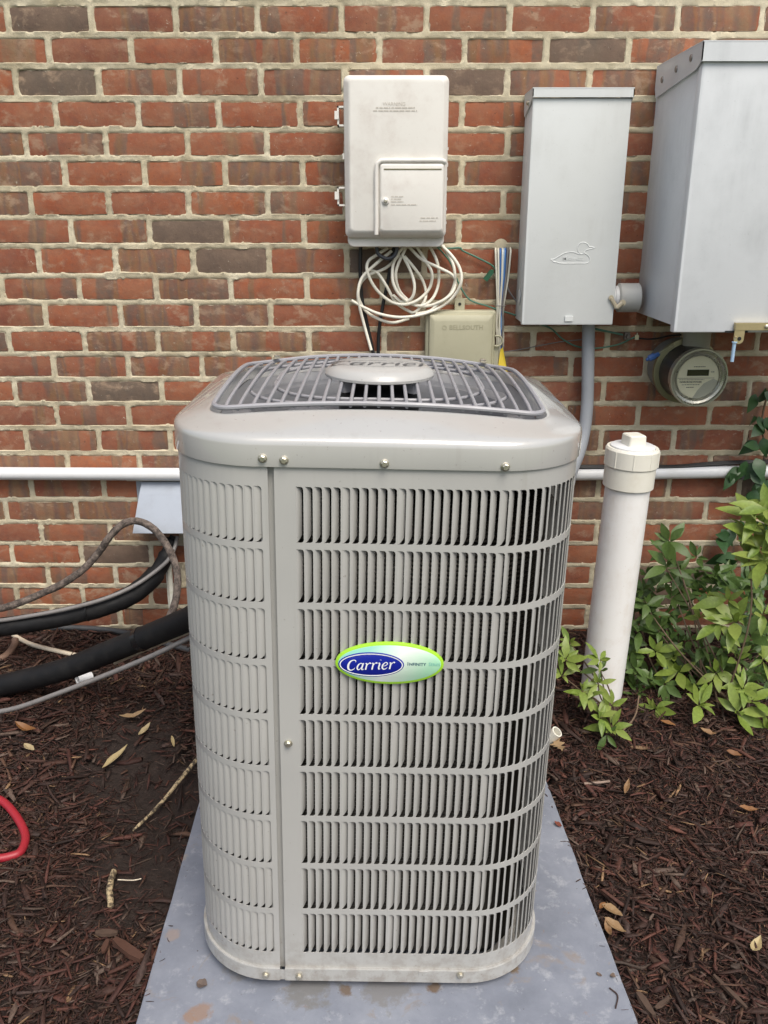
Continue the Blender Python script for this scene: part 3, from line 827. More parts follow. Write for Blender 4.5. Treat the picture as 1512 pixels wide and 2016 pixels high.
mk('door_ridge', *tube([a, a.lerp(b, .5), b - Vector((0, 0, .02)), b + Vector((.006, 0, -.004)), b + Vector((.022, 0, 0)), b.lerp(c, .5), c - Vector((.005, 0, 0)), c + Vector((.006, .006, -.006))], .0052, 10), NIDM, NID, 60)
mk('door_groove', *box((dx + .002, 2.1806, P(760, 333, 2.18).z), (dw * 1.75, .0012, .0024)), mat('dark_olive', (.16, .14, .06), .8), NID, 0)  # thin dark olive strip across the upper part of the door
q = P(759, 396, 2.181); m = MB().add(lathe([(.0085, 0), (.0085, .003), (.0065, .005)], q, (0, -1, 0), 24)); lk = m.build('lock_collar', NIDM, NID)
mk('lock_screw', *lathe([(.0048, .003), (.0048, .0065), (.003, .0078)], q, (0, -1, 0), 16), SCREW, lk)
for py in (230, 387):
    p = P(671, py, 2.225); m = MB()
    m.add(box(p + Vector((-.006, 0, 0)), (.004, .03, .044))); m.add(box(p + Vector((.001, 0, .020)), (.018, .03, .004))); m.add(box(p + Vector((.001, 0, -.020)), (.018, .03, .004)))
    m.add(box(p + Vector((-.009, -.012, .002)), (.010, .012, .018))); m.build('latch', NIDM, NID, 0)
p = P(680, 308, 2.215); m = MB(); m.add(lathe([(.009, -.004), (.009, .004)], p, (0, -1, 0), 4)); m.build('side_tab', NIDM, NID, 0)
for (px, py, h) in ((880, 185, .036), (879, 308, .034), (878, 339, .03), (876, 425, .032), (877, 245, .018)):
    p = P(px, py, 2.212); m = MB()
    m.add(lathe([(.0028, -h / 2), (.0028, h / 2)], p, (0, 0, 1), 10))
    for s in (-1, 1): m.add(lathe([(.0045, -.003), (.0045, .003)], p + Vector((0, 0, s * h / 2)), (0, 0, 1), 10)); m.add(box(p + Vector((-.006, .002, s * (h / 2 - .004))), (.010, .006, .006)))
    m.build('hinge', NIDM, NID, 40)
FADED = mat('faded_print', (.56, .52, .46), .7)
q = P(776, 205, yb); write('WARNING', (q.x, yb - .0006, q.z), .011, FADED, cov, 'moulded_text')
def wordbars(lines, y, m, parent, name):             # lines of print too small to read
    mm = MB(); rr = random.Random(3)
    for (xa, xb, v, h) in lines:
        x = xa
        while x < xb:
            w = min(xb - x, rr.uniform(3, 12)); p0, p1 = P(x, v, y), P(x + w, v, y)
            mm.add(([(p0.x, y, p0.z - h), (p1.x, y, p0.z - h), (p1.x, y, p0.z + h), (p0.x, y, p0.z + h)], [[0, 1, 2, 3]])); x += w + rr.uniform(1.2, 2.5)
    return mm.build(name, m, parent, 0)
wordbars([(740, 817, 212, .0016), (735, 821, 218, .0016)], yb - .0006, FADED, NID, 'small_print')
wordbars([(770, 794, 387, .0013), (770, 790, 392, .0013), (770, 794, 397, .0013), (770, 822, 403, .0013), (828, 862, 429, .0013), (826, 858, 435, .0013)], 2.1803, FADED, NID, 'door_print')
# -- small olive beige box
BELL = thing('phone_box', P(905, 740, YW), 'small olive beige box under the coil of white cable, partly behind the air conditioner', 'utility box')
cx, cz, hw, hh = rectP(839, 613, 972, 770, 2.25)
bb = mk('lid', *loft([(rrect(cx, cz, hw, hh, .006), YW + .003), (rrect(cx, cz, hw, hh, .006), 2.268), (rrect(cx, cz, hw - .003, hh - .003, .005), 2.264), (rrect(cx, cz, hw - .007, hh - .007, .004), 2.263), (rrect(cx, cz, hw - .010, hh - .010, .004), 2.252), (rrect(cx, cz, hw - .013, hh - .013, .004), 2.250), (rrect(cx, cz, hw - .022, hh - .024, .003), 2.246)]), BELLM, BELL, 25)
p = P(905, 600, 2.285); m = MB(); m.add(box(p + Vector((0, .004, -.001)), (.026, .012, .034))); m.build('mounting_tab', BELLM, BELL, 0)
mk('tab_hole', *lathe([(.004, 0), (.004, .0008)], p + Vector((0, -.0025, .002)), (0, -1, 0), 12), DARK, BELL, 0)
p = P(980, 672, 2.262)
mk('clip', *tube([p + Vector((-.008, 0, .014)), p + Vector((.004, 0, .013)), p + Vector((.011, 0, .004)), p + Vector((.010, 0, -.005)), p + Vector((.002, 0, -.012)), p + Vector((-.008, 0, -.012))], .0028, 8), BELLM, BELL, 60)
m = MB(); m.add(box(P(975, 700, 2.278), (.014, .02, .05))); m.build('side_flange', BELLM, BELL, 0)
EMB = worn('moulded_olive', (.36, .34, .23), .55, amount=.3)
q = P(915, 645, 2.246); write('BELLSOUTH', (q.x + .004, 2.2453, q.z), .0165, EMB, bb, 'moulded_text', .0002, 1.0)
q = P(875, 645, 2.246); mk('moulded_logo', *([Vector(w) + Vector((q.x, 2.2452, q.z)) for w in ering(.0058, .0058, .0014, 24)[0]], ering(.0058, .0058, .0014, 24)[1]), EMB, bb, 0)
# -- grey disconnect box
yd = 2.18
DIS = thing('disconnect_box', P(1120, 640, YW), 'slim light grey metal box with embossed duck emblem, left of the big meter box', 'electrical box')
xl, xr = .343, .5745; zt_, zb_ = P(1140, 187, yd).z, P(1120, 640, yd).z
def sheetbox(x0, x1, y0, y1, z0, z1, r=.004):
    cx, cz, hw, hh = (x0 + x1) / 2, (z0 + z1) / 2, (x1 - x0) / 2, (z1 - z0) / 2
    return loft([(rrect(cx, cz, hw, hh, .002, 2), y1), (rrect(cx, cz, hw, hh, .002, 2), y0 + r), (rrect(cx, cz, hw - r * .3, hh - r * .3, .003, 2), y0 + r * .3), (rrect(cx, cz, hw - r, hh - r, .004, 2), y0)])
mk('box_body', *sheetbox(xl + .004, xr - .002, yd + .010, YW + .002, zb_ + .004, zt_ - .005), BOXP, DIS)
mk('front_cover', *sheetbox(xl + .002, xr, yd, yd + .0098, zb_, zt_ - .006), BOXP, DIS)
def rainlid(name, x0, x1, yf, yb_, zt, lip, hside, parent, m, slope=.0):
    # folded cap: top sheet, front lip, side skirts that are cut back to the wall
    mm = MB()
    mm.add(box(((x0 + x1) / 2, (yf + yb_) / 2, zt), (x1 - x0, yb_ - yf, .003)))
    mm.add(box(((x0 + x1) / 2, yf + .0012, zt - lip / 2 - .001), (x1 - x0, .0024, lip)))
    for x, s in ((x0, 1), (x1, -1)):
        xa, xb = x, x + s * .0022
        pts = [(yf, zt - .001), (yb_, zt - .001), (yb_, zt - hside * .72), (yb_ - .012, zt - hside), (yf + .03, zt - lip - .012), (yf, zt - lip)]
        vv = [(xa, y, z) for y, z in pts] + [(xb, y, z) for y, z in pts]; nn = len(pts)
        mm.add((vv, [list(range(nn))[::-1] if s > 0 else list(range(nn)), [nn + i for i in range(nn)] if s > 0 else [nn + i for i in range(nn)][::-1]] + [[i, (i + 1) % nn, nn + (i + 1) % nn, nn + i] for i in range(nn)]))
    return mm.build(name, m, parent, 0)
rl = rainlid('rain_lid', xl, xr + .003, yd - .006, YW - .002, P(1140, 174, yd).z, .018, .050, DIS, BOXP)
hexbolt((xl - .0002, 2.225, P(1140, 174, yd).z - .026), (-1, 0, 0), .005).build('screw', SCREW, DIS)
# embossed duck outline
duck = [(180, 640), (250, 640), (340, 590), (430, 535), (520, 485), (640, 460), (760, 465), (850, 500), (930, 512), (1020, 490), (1100, 545), (1140, 600), (1135, 680), (1085, 730), (900, 738), (600, 738), (420, 735), (330, 710), (260, 700), (215, 670)]
head = [(900, 490), (850, 430), (842, 340), (880, 270), (940, 222), (1030, 225), (1100, 270), (1130, 318), (1265, 352), (1150, 385), (1060, 410), (1015, 440), (1000, 485)]
zz = lambda a: P(1070 + a[0] / 12.6, 460 + a[1] / 12.6, yd)
em = MB(); em.add(tube([zz(a) for a in duck], .0011, 6, 3, closed=True)); em.add(tube([zz(a) for a in head], .0011, 6, 3))
emb = em.build('duck_emblem', BOXP, DIS, 60)
q = zz((720, 610)); write('Midwest', (q.x, yd - .0010, q.z), .0145, BOXP, emb, 'embossed_text', .0002)
p = P(1119, 637, yd); mk('pull_tab', *box(Vector((p.x, yd - .002, p.z + .012)), (.020, .003, .012)), BOXP, DIS, 0)
mk('knockout', *lathe([(.019, 0), (.0185, .0015), (.013, .0016)], (xl + .002, 2.235, P(1020, 585, 2.235).z), (-1, 0, 0), 28), BOXP, DIS)
p = P(1203, 586, yd - .004)
hs_ = MB(); hs_.add(lathe([(.006, 0), (.006, .003)], p, (0, -1, 0), 14))
e1, e2 = P(1214, 606, yd - .006), P(1226, 596, yd - .008)
hs_.add(tube([p, e1], .0052, 8)); hs_.add(tube([e1, e2], .0060, 8)); hs_.add(lathe([(.0075, -.002), (.0075, .002)], e2, (0, -1, 0), 14))
hs_.build('hasp', worn('pale_brass', (.62, .54, .40), .4, metal=.5), DIS)
# -- nipple between the boxes
NIP = thing('conduit_nipple', P(1240, 610, 2.235), 'short fat grey pipe fitting joining the slim grey box to the big meter box', 'pipe fitting')
xa = xr - .001; c0 = P(1236, 586, 2.235)
mk('sleeve', *lathe([(.026, 0), (.026, .012), (.029, .0122), (.029, .024), (.0275, .0245)], (xa, 2.235, c0.z), (1, 0, 0), 32), PVC, NIP)
mk('collar', *lathe([(.031, .020), (.036, .024), (.036, .073), (.032, .076)], (xa, 2.235, c0.z), (1, 0, 0), 32), worn('grey_fitting', (.48, .48, .46), .4, amount=.3), NIP)
# -- big grey meter box
ym = 1.985
METB = thing('meter_box', P(1400, 655, YW), 'big deep light grey metal box cut off by the right edge of the photo', 'electrical box')
x0m, x1m = .6615, 1.12; ztm, zbm = P(1376, 82, ym).z, P(1326, 655, ym).z
mk('box_body', *sheetbox(x0m + .004, x1m - .004, ym + .024, YW + .002, zbm + .014, ztm - .006), BOXB, METB)
mk('front_cover', *sheetbox(x0m + .002, x1m, ym, ym + .0235, zbm, ztm - .008, .005), BOXB, METB)
lid = rainlid('rain_lid', x0m - .003, x1m + .004, ym - .007, YW - .004, ztm, .036, .070, METB, BOXB)
for (px, py, y) in ((1290, 157, 2.24), (1324, 136, 2.14), (1360, 114, 2.045)):
    p = P(px, py, y); mk('rivet', *lathe([(.0075, 0), (.0068, .0025), (.003, .004)], (x0m - .003, y, p.z), (-1, 0, 0), 14), worn('dull_rivet', (.30, .27, .25), .5, metal=.6), METB)
p0, p1 = P(1449, 636, ym - .012), P(1540, 650, ym - .012)
m = MB(); m.add(box(((p0.x + p1.x) / 2, ym - .008, (p0.z + p1.z) / 2), (p1.x - p0.x, .012, p0.z - p1.z)))
t0 = P(1455, 656, ym - .010)
m.add(loft([(rrect(t0.x, t0.z - .004, .0115, .020, .011, 5), ym - .010), (rrect(t0.x, t0.z - .004, .0115, .020, .011, 5), ym - .013)], True))
hasp = m.build('hasp', BRASS, METB, 30)
mk('hasp_hole', *lathe([(.0045, 0), (.0045, .0008)], (t0.x + .001, ym - .0131, t0.z - .012), (0, -1, 0), 14), DARK, hasp, 0)
mk('hasp_rivet', *lathe([(.005, 0), (.0045, .003), (.002, .005)], P(1509, 643, ym - .014), (0, -1, 0), 14), SCREW, hasp)
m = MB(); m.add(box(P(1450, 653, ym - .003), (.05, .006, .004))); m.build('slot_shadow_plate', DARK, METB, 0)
sl = thing('wire_seal', P(1444, 712, ym - .012), 'pale blue plastic wire seal hanging from the brass hasp of the big box', 'seal')
mk('seal_wire', *tube([P(1449, 662, ym - .016), P(1446, 668, ym - .012), P(1445, 674, ym - .012)], .0012, 6), SCREW, sl)
m = MB(); m.add(tube([P(1446, 674, ym - .012), P(1441, 712, ym - .012)], .0040, 10)); m.add(lathe([(.006, 0), (.006, .003)], P(1446, 675, ym - .012), (0, 0, 1), 10)); m.build('seal_body', LBLUE, sl)

# ------------------------------------------------------------------ electric meter
mc = P(1346, 728, 2.235); MET = thing('electric_meter', (mc.x, YW, mc.z), 'round glass electric meter with a small display, below the big grey box', 'electric meter')
mr = .083; axm = Vector((.05, -1, -.03)).normalized(); fo = Vector((mc.x, 2.252, mc.z))
STEEL = worn('dull_steel', (.50, .49, .43), .25, amount=.4, metal=.8)
mk('meter_base', *lathe([(0.07426, -0.05), (0.07426, 0.018), (0.08178, 0.02)], fo, axm, 48), worn('grey_base', (.22, .225, .21), .5), MET)
mk('sealing_ring', *lathe([(0.08131, 0.018), (0.08507, 0.019), (0.08507, 0.031), (0.08084, 0.032)], fo, axm, 56), worn('dull_olive_steel', (.26, .25, .15), .35, amount=.4, metal=.6), MET)
GLASS = mat('clear_glass', (.95, .96, .93), .03); _b = N(GLASS).b; _b.inputs['Transmission Weight'].default_value = 1.0; _b.inputs['IOR'].default_value = 1.2
mk('inner_drum', *lathe([(0.07332, 0.025), (0.07144, 0.035), (0.06956, 0.105)], fo, axm, 48, cap0=False, cap1=False), worn('smoky_drum', (.06, .055, .048), .3, amount=.2, metal=.4), MET)
fm = worn('meter_face_cream', (.80, .77, .58), .5, amount=.10)
face = mk('face_plate', *lathe([(.0530, .098), (.0530, .106)], fo, axm, 56), fm, MET, 30)
mk('front_bezel', *lathe([(.0535, .103), (.0540, .111), (.0575, .1135), (.0600, .1105), (.0660, .1125), (.0690, .1190), (.0730, .1190), (.0740, .1120), (.0728, .100)], fo, axm, 56, False, False), STEEL, MET, 28)
mk('glass_cover', *lathe([(.0690, .1195), (.062, .1220), (.04, .1240), (.0, .1250)], fo, axm, 48, cap0=False, cap1=False), GLASS, MET, 60)
def onface(px, py, h=.1064):                          # position on the face plate, measured from its centre
    ex = Vector((1, 0, 0)) - axm * axm.x; ex.normalize(); ez = axm.cross(ex) * -1
    if ez.z < 0: ez = -ez
    s = .0494 / 41.0
    return fo + axm * h + ex * ((px - 1374) * s) + ez * ((740 - py) * s)
def fquad(x0, v0, x1, v1, h): return [onface(x0, v0, h), onface(x1, v0, h), onface(x1, v1, h), onface(x0, v1, h)], [[0, 3, 2, 1]]
OLIVE = mat('display_glass', (.035, .033, .012), .25); GREYF = mat('face_grey', (.46, .46, .38), .5); INK = mat('face_ink', (.07, .065, .05), .6)
mk('display', *fquad(1350, 724, 1396, 737, .1068), OLIVE, face, 0)
mk('face_patch', [onface(a, b, .1066) for a, b in ((1407, 743), (1417, 748), (1414, 765), (1402, 783), (1386, 790), (1368, 783), (1376, 768), (1388, 753))], [[0, 7, 6, 5, 4, 3, 2, 1]], GREYF, face, 0)
m = MB()
rr = random.Random(1)
for (xa, xb, v, h) in ((1363, 1387, 718, 1.4), (1335, 1388, 745, .9), (1342, 1380, 755.5, 1.2), (1352, 1368, 761, 1.6), (1400, 1408, 729, 1.5)):
    x = xa
    while x < xb:
        w = min(xb - x, rr.uniform(2, 5)); m.add(fquad(x, v - h / 2, x + w, v + h / 2, .1068)); x += w + .8
m.add(fquad(1332, 741.3, 1409, 742.1, .1068)); m.build('face_print', INK, face, 0)
def face_text(s, px, py, size, bold=0):
    vf = text_vf(s, size, bold); ex = (onface(1400, 740) - onface(1374, 740)).normalized(); ez = (onface(1374, 700) - onface(1374, 740)).normalized(); o = onface(px, py, .1069)
    mk('face_lettering', [o + ex * q[0] + ez * q[2] for q in vf[0]], vf[1], INK, face, 0)
face_text('NORCROSS POWER', 1360, 750, .0062, .00016)
mk('hub', *lathe([(.034, -.03), (.034, .03)], P(1372, 664, 2.21), (0, 0, 1), 20), worn('hub_grey', (.30, .30, .24), .5), MET)
sl2 = thing('blue_seal', P(1283, 706, 2.22), 'bright blue plastic seal on the left rim of the round meter', 'seal')
m = MB(); m.add(tube([P(1272, 709, 2.215), P(1284, 703, 2.215), P(1297, 697, 2.218)], [.004, .0085, .006], 8)); m.build('seal_body', mat('bright_blue_plastic', (.07, .16, .42), .4), sl2)
mk('seal_strap', *tube([P(1297, 697, 2.218), P(1312, 687, 2.215), P(1326, 680, 2.215)], .0035, 6), worn('seal_strap_metal', (.42, .40, .25), .4, metal=.6), sl2)

# ------------------------------------------------------------------ conduits, cables and hoses
def cable(name, pts, r, m, label, cat_, group=None, segs=10, n=8, wob=0, parent=None):
    o = mk(name, *tube(pts, r, segs, n, wob=wob), m, parent, 60)
    if parent is None: tag(o, label, cat_, group)
    return o
def pp(lst, y): return [P(a[0], a[1], a[2] if len(a) > 2 else y) for a in lst]
def zz1(lst, ox, oy, s, y): return [P(ox + a[0] / s, oy + a[1] / s, a[2] if len(a) > 2 else y) for a in lst]
cable('grey_conduit', pp([(1159, 632, 2.255), (1158, 690, 2.255), (1157, 770, 2.255), (1155, 810, 2.25), (1150, 850, 2.24), (1140, 890, 2.22), (1125, 930, 2.2), (1110, 990, 2.18)], 2.255), .0165, CONDUIT, 'grey plastic conduit dropping from the slim grey box behind the air conditioner', 'conduit', segs=16)
WC = thing('white_conduit', P(756, 933, 2.275), 'white horizontal pipe running along the wall behind the air conditioner', 'pipe')
mk('pipe', *tube(pp([(-260, 931), (200, 933), (420, 934), (900, 935), (1200, 932.5), (1400, 929), (1700, 925)], 2.277), .0178, 20, 6), PVC, WC, 60)
for px in (-40, 640, 1462):
    q = P(px, 931, 2.277); m = MB(); m.add(lathe([(.0195, -.006), (.0195, .006)], q, (1, 0, 0), 20)); m.build('pipe_strap', GALV, WC)
for i in range(3):
    cable('black_cable', pp([(1120, 917 + i * 2), (1240, 917 + i * 2), (1330, 917 + i * 1.5), (1400, 911 + i * 2.2), (1470, 908 + i * 2), (1600, 905 + i * 2)], 2.278 - i * .004), .0034, BLKC,
          ('lowest', 'middle', 'topmost')[i] + ' of the three thin black cables lying along the top of the white horizontal pipe', 'cable', 'black cables on the white pipe')
# white cable coil below the beige box
Z2 = (660, 470, 3.78)
COIL = thing('cable_coil', P(800, 560, 2.27), 'messy coil of white cable hanging under the beige utility box', 'cable')
loops = [[(770, 30), (870, 130), (930, 230), (935, 330), (880, 430), (780, 510), (640, 565), (480, 585), (330, 560), (210, 510), (120, 460)],
         [(540, 50), (640, 150), (770, 215), (870, 270), (895, 330), (870, 400), (800, 460), (690, 500), (580, 490), (480, 420), (430, 320), (430, 200), (470, 110), (510, 60)],
         [(600, 50), (670, 160), (718, 250), (712, 340), (670, 410), (590, 470), (500, 490), (400, 460), (300, 370), (240, 250), (245, 170), (310, 120), (390, 70)],
         [(700, 50), (750, 150), (770, 240), (765, 350), (720, 450), (640, 500), (560, 470), (480, 390), (450, 280), (468, 190), (510, 100), (530, 55)],
         [(515, 130), (590, 220), (650, 310), (675, 400), (660, 470), (595, 545), (540, 535), (450, 470), (380, 350), (320, 260), (265, 235)],
         [(480, 120), (400, 200), (330, 240), (250, 270), (185, 340), (175, 440), (230, 540), (330, 600), (430, 625), (550, 595)],
         [(268, 830), (215, 640), (180, 500), (170, 400), (200, 290), (300, 190), (420, 90)],
         [(500, 120), (560, 240), (590, 350), (570, 440), (500, 470), (430, 420)],
         [(800, 50), (870, 170), (890, 260), (888, 330), (850, 420), (760, 490), (700, 540), (600, 560)]]
for i, lp in enumerate(loops):
    yy = 2.252 + .004 * (i % 6)
    ln = len(lp)
    pts = [P(660 + a / 3.78, 470 + b / 3.78, yy + (.018 if k in (0, ln - 1) and b < 100 else .006 * math.sin(k * 1.7 + i))) for k, (a, b) in enumerate(lp)]
    mk('cable_strand', *tube(pts, .0040, 8, 7), WCAB, COIL, 60)
cable('black_cable', zz1([(190, 40), (186, 250), (200, 450), (240, 650), (285, 860)], *Z2, 2.287), .0048, BLKC, 'black cable dropping from the left end of the beige utility box', 'cable')
cable('black_cable', zz1([(440, 60), (415, 180), (390, 330), (350, 520), (325, 700), (320, 860)], *Z2, 2.285), .0048, BLKC, 'black cable passing behind the white coil, right of the other black one', 'cable')
cable('cable_loop', zz1([(308, 40), (318, 110), (385, 148), (445, 120), (465, 40)], *Z2, 2.245), .0048, mat('dark_grey_jacket', (.04, .045, .055), .4), 'short dark grey cable loop under the beige utility box', 'cable')
cable('green_wire', zz1([(740, 50), (830, 72), (925, 68), (950, 90), (1060, 142), (1175, 205), (1200, 270), (1222, 305)], *Z2, 2.288), .0024, GRNC, 'thin green wire stretched from the beige box to the cable bundle', 'wire')
cable('green_wire', zz1([(750, 50), (850, 165), (905, 300), (950, 390), (1010, 460), (1130, 500), (1200, 525), (1345, 570)], *Z2, 2.287), .0022, GRNC, 'thin green wire curving past the olive box towards the slim grey box', 'wire')
cable('grey_wire', zz1([(1275, 340), (1300, 400), (1350, 470)], *Z2, 2.288), .0020, GREYC, 'short thin grey wire between the cable bundle and the slim grey box', 'wire')
p = P(660 + 1140 / 3.78, 470 + 275 / 3.78, 2.282); m = MB(); m.add(box(p, (.012, .010, .028), Matrix.Rotation(R(38), 3, 'Y'))); m.add(box(p + Vector((.009, .002, .010)), (.008, .006, .010)))
tag(m.build('wire_clamp', mat('green_plastic', (.02, .10, .05), .5), None, 20), 'small dark green clamp on the end of the green wire', 'clamp')
BUN = thing('cable_bundle', P(988, 610, 2.285), 'bundle of white and blue cables coming out of a hole in the wall', 'cable')
for i, (dx0, mm) in enumerate(((1193, WCAB), (1213, WCAB), (1245, WCAB), (1229, BLUEC), (1265, BLUEC), (1282, GREYC), (1303, WCAB), (1255, LBLUE))):
    dxm = 1207 + (dx0 - 1193) * .42; s = 1 if i % 2 else -1
    pts = zz1([(dx0, 70, 2.302), (dx0 + 1, 110, 2.283), (dx0 * .6 + dxm * .4 + 2, 300), (dxm, 498), (dxm + 6 * s, 620), (dxm - 3, 740), (dxm - 2 + 5 * s, 860), (dxm - 10, 1010)], *Z2, 2.283 - .003 * (i % 3))
    mk('cable_strand', *tube(pts, .0026 if mm is not LBLUE else .0022, 8, 6), mm, BUN, 60)
q0, q1 = P(976, 602, 2.276), P(996, 602, 2.276); mk('tie_wrap', *tube([q0, (q0 + q1) / 2 + Vector((0, -.006, 0)), q1], .0012, 6), GREYC, BUN)
m = MB(); c = P(986, 488, YW); m.add(lathe([(.018, 0), (.012, .004), (.004, .0052)], c + Vector((0, .003, .006)), (0, -1, 0), 18)); m.build('mortar_patch', MORTAR, wall, 60)
yt = [P(985, 688, 2.27), P(990, 684, 2.268), P(1001, 742, 2.255), P(978, 742, 2.258)]
mk_t = mk('cable_tag', [q for q in yt] + [q + Vector((0, .002, 0)) for q in yt], [[0, 3, 2, 1], [4, 5, 6, 7], [0, 1, 5, 4], [1, 2, 6, 5], [2, 3, 7, 6], [3, 0, 4, 7]], YELLOW, None, 0); tag(mk_t, 'yellow paper tag beside the cable bundle just above the air conditioner', 'tag')
Z3 = (1000, 50, 2.52)
cable('green_wire', zz1([(150, 1480), (215, 1505), (270, 1555), (340, 1592), (430, 1602), (540, 1585), (600, 1560), (632, 1545)], *Z3, 2.285), .0022, GRNC, 'thin green wire sagging under the slim grey box', 'wire')
cable('green_wire', zz1([(430, 1505), (500, 1520), (570, 1535)], *Z3, 2.285), .0028, GRNC, 'short green wire right of the grey conduit under the slim box', 'wire')
cable('grey_wire', zz1([(-30, 1622), (60, 1608), (150, 1590), (260, 1570), (370, 1558)], *Z3, 2.292), .0013, GREYC, 'very thin grey wire along the wall left of the grey conduit', 'wire')
cl = thing('wire_splice', P(1236, 660, 2.285), 'small corroded clamp joining wires below the pipe fitting', 'clamp')
m = MB(); q = P(1234, 661, 2.285); m.add(box(q, (.014, .014, .018))); m.add(lathe([(.005, 0), (.005, .02)], q, (0, -1, 0), 6)); m.build('clamp_body', worn('corroded_metal', (.16, .14, .12), .6), cl, 20)
m = MB(); q = P(1253, 664, 2.285); m.add(box(q, (.010, .010, .012))); m.add(tube([q, q + Vector((0, -.004, .012))], .002, 6)); m.build('clamp_screw', SCREW, cl, 20)
cable('black_wire', zz1([(640, 1552), (720, 1556), (800, 1540), (860, 1535)], *Z3, 2.285), .0022, BLKC, 'short black wire running below the big grey box to the meter', 'wire')

# left side: line set hood, refrigerant lines, hoses
Z4 = (0, 680, 3.536)
HOOD = thing('line_set_hood', P(320, 1050, YW), 'galvanised metal hood on the wall, half hidden by the air conditioner', 'hood')
zt0 = P(300, 949, 2.29).z; a0, a1 = P(279, 949, 2.285), P(430, 949, 2.285)
b0, b1 = P(274, 973, 2.265), P(434, 973, 2.265); c0, c1 = P(261, 1050, 2.205), P(440, 1050, 2.205)
hv = [a0, a1, b0, b1, c0, c1, Vector((b0.x, 2.298, b0.z)), Vector((c0.x + .004, 2.298, c0.z)), Vector((a0.x, 2.298, a0.z)), Vector((c1.x, 2.298, c1.z)), Vector((a1.x, 2.298, a1.z))]
o = mk('hood_sheet', hv, [[0, 2, 3, 1], [2, 4, 5, 3], [0, 8, 6, 2], [6, 7, 4, 2], [8, 0, 1, 10]], GALV, HOOD, 0); apply_solid(o, .0015); o.data.shade_flat()
m = MB(); q = P(275, 962, 2.297); m.add(box((q.x, 2.297, q.z - .02), (.016, .004, .085))); m.build('wall_flange', GALV, HOOD, 0)
m = MB(); q = P(320, 945, 2.288); m.add(box((q.x, 2.29, q.z), (.2, .012, .004))); m.build('top_bead', CREAM, HOOD, 0)
UL = thing('insulated_line', P(170, 1200, 2.2), 'upper black insulated pipe curving down from the metal hood', 'pipe')
up_pts = [(1215, 1330, 2.26), (1185, 1390, 2.25), (1125, 1530, 2.23), (1040, 1640, 2.20), (900, 1745, 2.17), (700, 1825, 2.14), (450, 1888, 2.12), (200, 1935, 2.10), (0, 1962, 2.10), (-200, 1975, 2.1)]
mk('insulation', *tube(zz1(up_pts, *Z4, 2.2), [.013, .017, .022, .027, .028, .027, .026, .026, .026, .026], 18, 8, wob=.06), FOAM, UL, 60)
mk('grey_cable', *tube(zz1([(1235, 1330, 2.25), (1215, 1410, 2.23), (1165, 1500, 2.205), (1050, 1598, 2.175), (900, 1692, 2.145), (700, 1773, 2.115), (450, 1838, 2.095), (200, 1885, 2.08), (0, 1915, 2.08), (-200, 1925, 2.08)], *Z4, 2.2), .0058, 10, 8), GREYC, UL, 60)
q = P(610 / 3.536, 680 + 1845 / 3.536, 2.13)
mk('zip_tie', *tube([q + Vector((.003, -.028 * math.cos(t) , .028 * math.sin(t))) for t in [R(a) for a in range(-80, 91, 17)]], .0022, 6), BLKC, UL)
cable('weathered_hose', zz1([(-220, 1880, 2.05), (0, 1833, 2.08), (140, 1790, 2.1), (300, 1722, 2.12), (450, 1650, 2.13), (580, 1558, 2.14), (680, 1450, 2.15), (765, 1330, 2.15), (850, 1248, 2.16), (950, 1222, 2.16), (1050, 1262, 2.15), (1140, 1360, 2.13), (1205, 1480, 2.10), (1235, 1600, 2.07), (1228, 1750, 2.04), (1190, 1870, 2.02), (1150, 1930, 2.02)], *Z4, 2.1), .0098, HOSEM,
      'weathered brown hose arching up in front of the metal hood', 'hose', wob=.16, segs=14)
st = P(331, 1102, 2.27), P(338, 1196, 2.24)
m = MB(); m.add(tube([st[0], st[1]], .0095, 6, 2)); tag(m.build('white_stake', worn('stained_white_plastic', (.62, .61, .54), .6, (.25, .27, .12), .9, 30), None, 30), 'short stained white stub of trim under the metal hood', 'trim')
Z5 = (0, 850, 3.36)
LL = thing('insulated_line', P(180, 1280, 1.9), 'lower thick black insulated pipe running to the air conditioner', 'pipe')
lowp = [(1450, 1150, 1.72), (1240, 1243, 1.78), (1000, 1343, 1.83), (700, 1465, 1.88), (400, 1580, 1.92), (0, 1680, 1.96), (-250, 1720, 1.98)]
def into(z): return Vector((-.20, 1.585, z))
lp_ = zz1(lowp, *Z5, 1.9)
mk('insulation', *tube([into(lp_[0].z + .02)] + lp_, .0285, 22, 8, wob=.02), FOAM, LL, 60)
c0, c1 = P(922 / 3.36, 850 + 1377 / 3.36, 1.843), P(950 / 3.36, 850 + 1363 / 3.36, 1.838)
mk('tape_band', *tube([c0, c1], .0297, 22, 2), mat('black_tape', (.010, .010, .011), .25), LL, 40)
cable('grey_cable', [into(.36)] + zz1([(1400, 1300, 1.74), (1240, 1370, 1.78), (1000, 1485, 1.80), (700, 1610, 1.82), (400, 1725, 1.83), (150, 1815, 1.84), (0, 1850, 1.85), (-200, 1870, 1.85)], *Z5, 1.85), .0062, GREYC, 'thin grey cable running below the thick black pipe', 'cable')
cable('cream_cable', [into(.37)] + zz1([(1400, 1260, 1.76), (1240, 1328, 1.80), (1000, 1425, 1.86), (880, 1475, 1.89), (760, 1530, 1.93)], *Z5, 1.85), .0052, CREAM, 'cream cable close under the thick black pipe beside the air conditioner', 'cable')
cable('cream_pipe', [GG(38 - 12, 1250, .012), GG(60, 1268, .010), GG(110, 1281, .008), GG(150, 1290, .006), GG(185, 1296, .004)], .0065, CREAM, 'cream pipe lying on the mulch between the two black pipes', 'pipe')
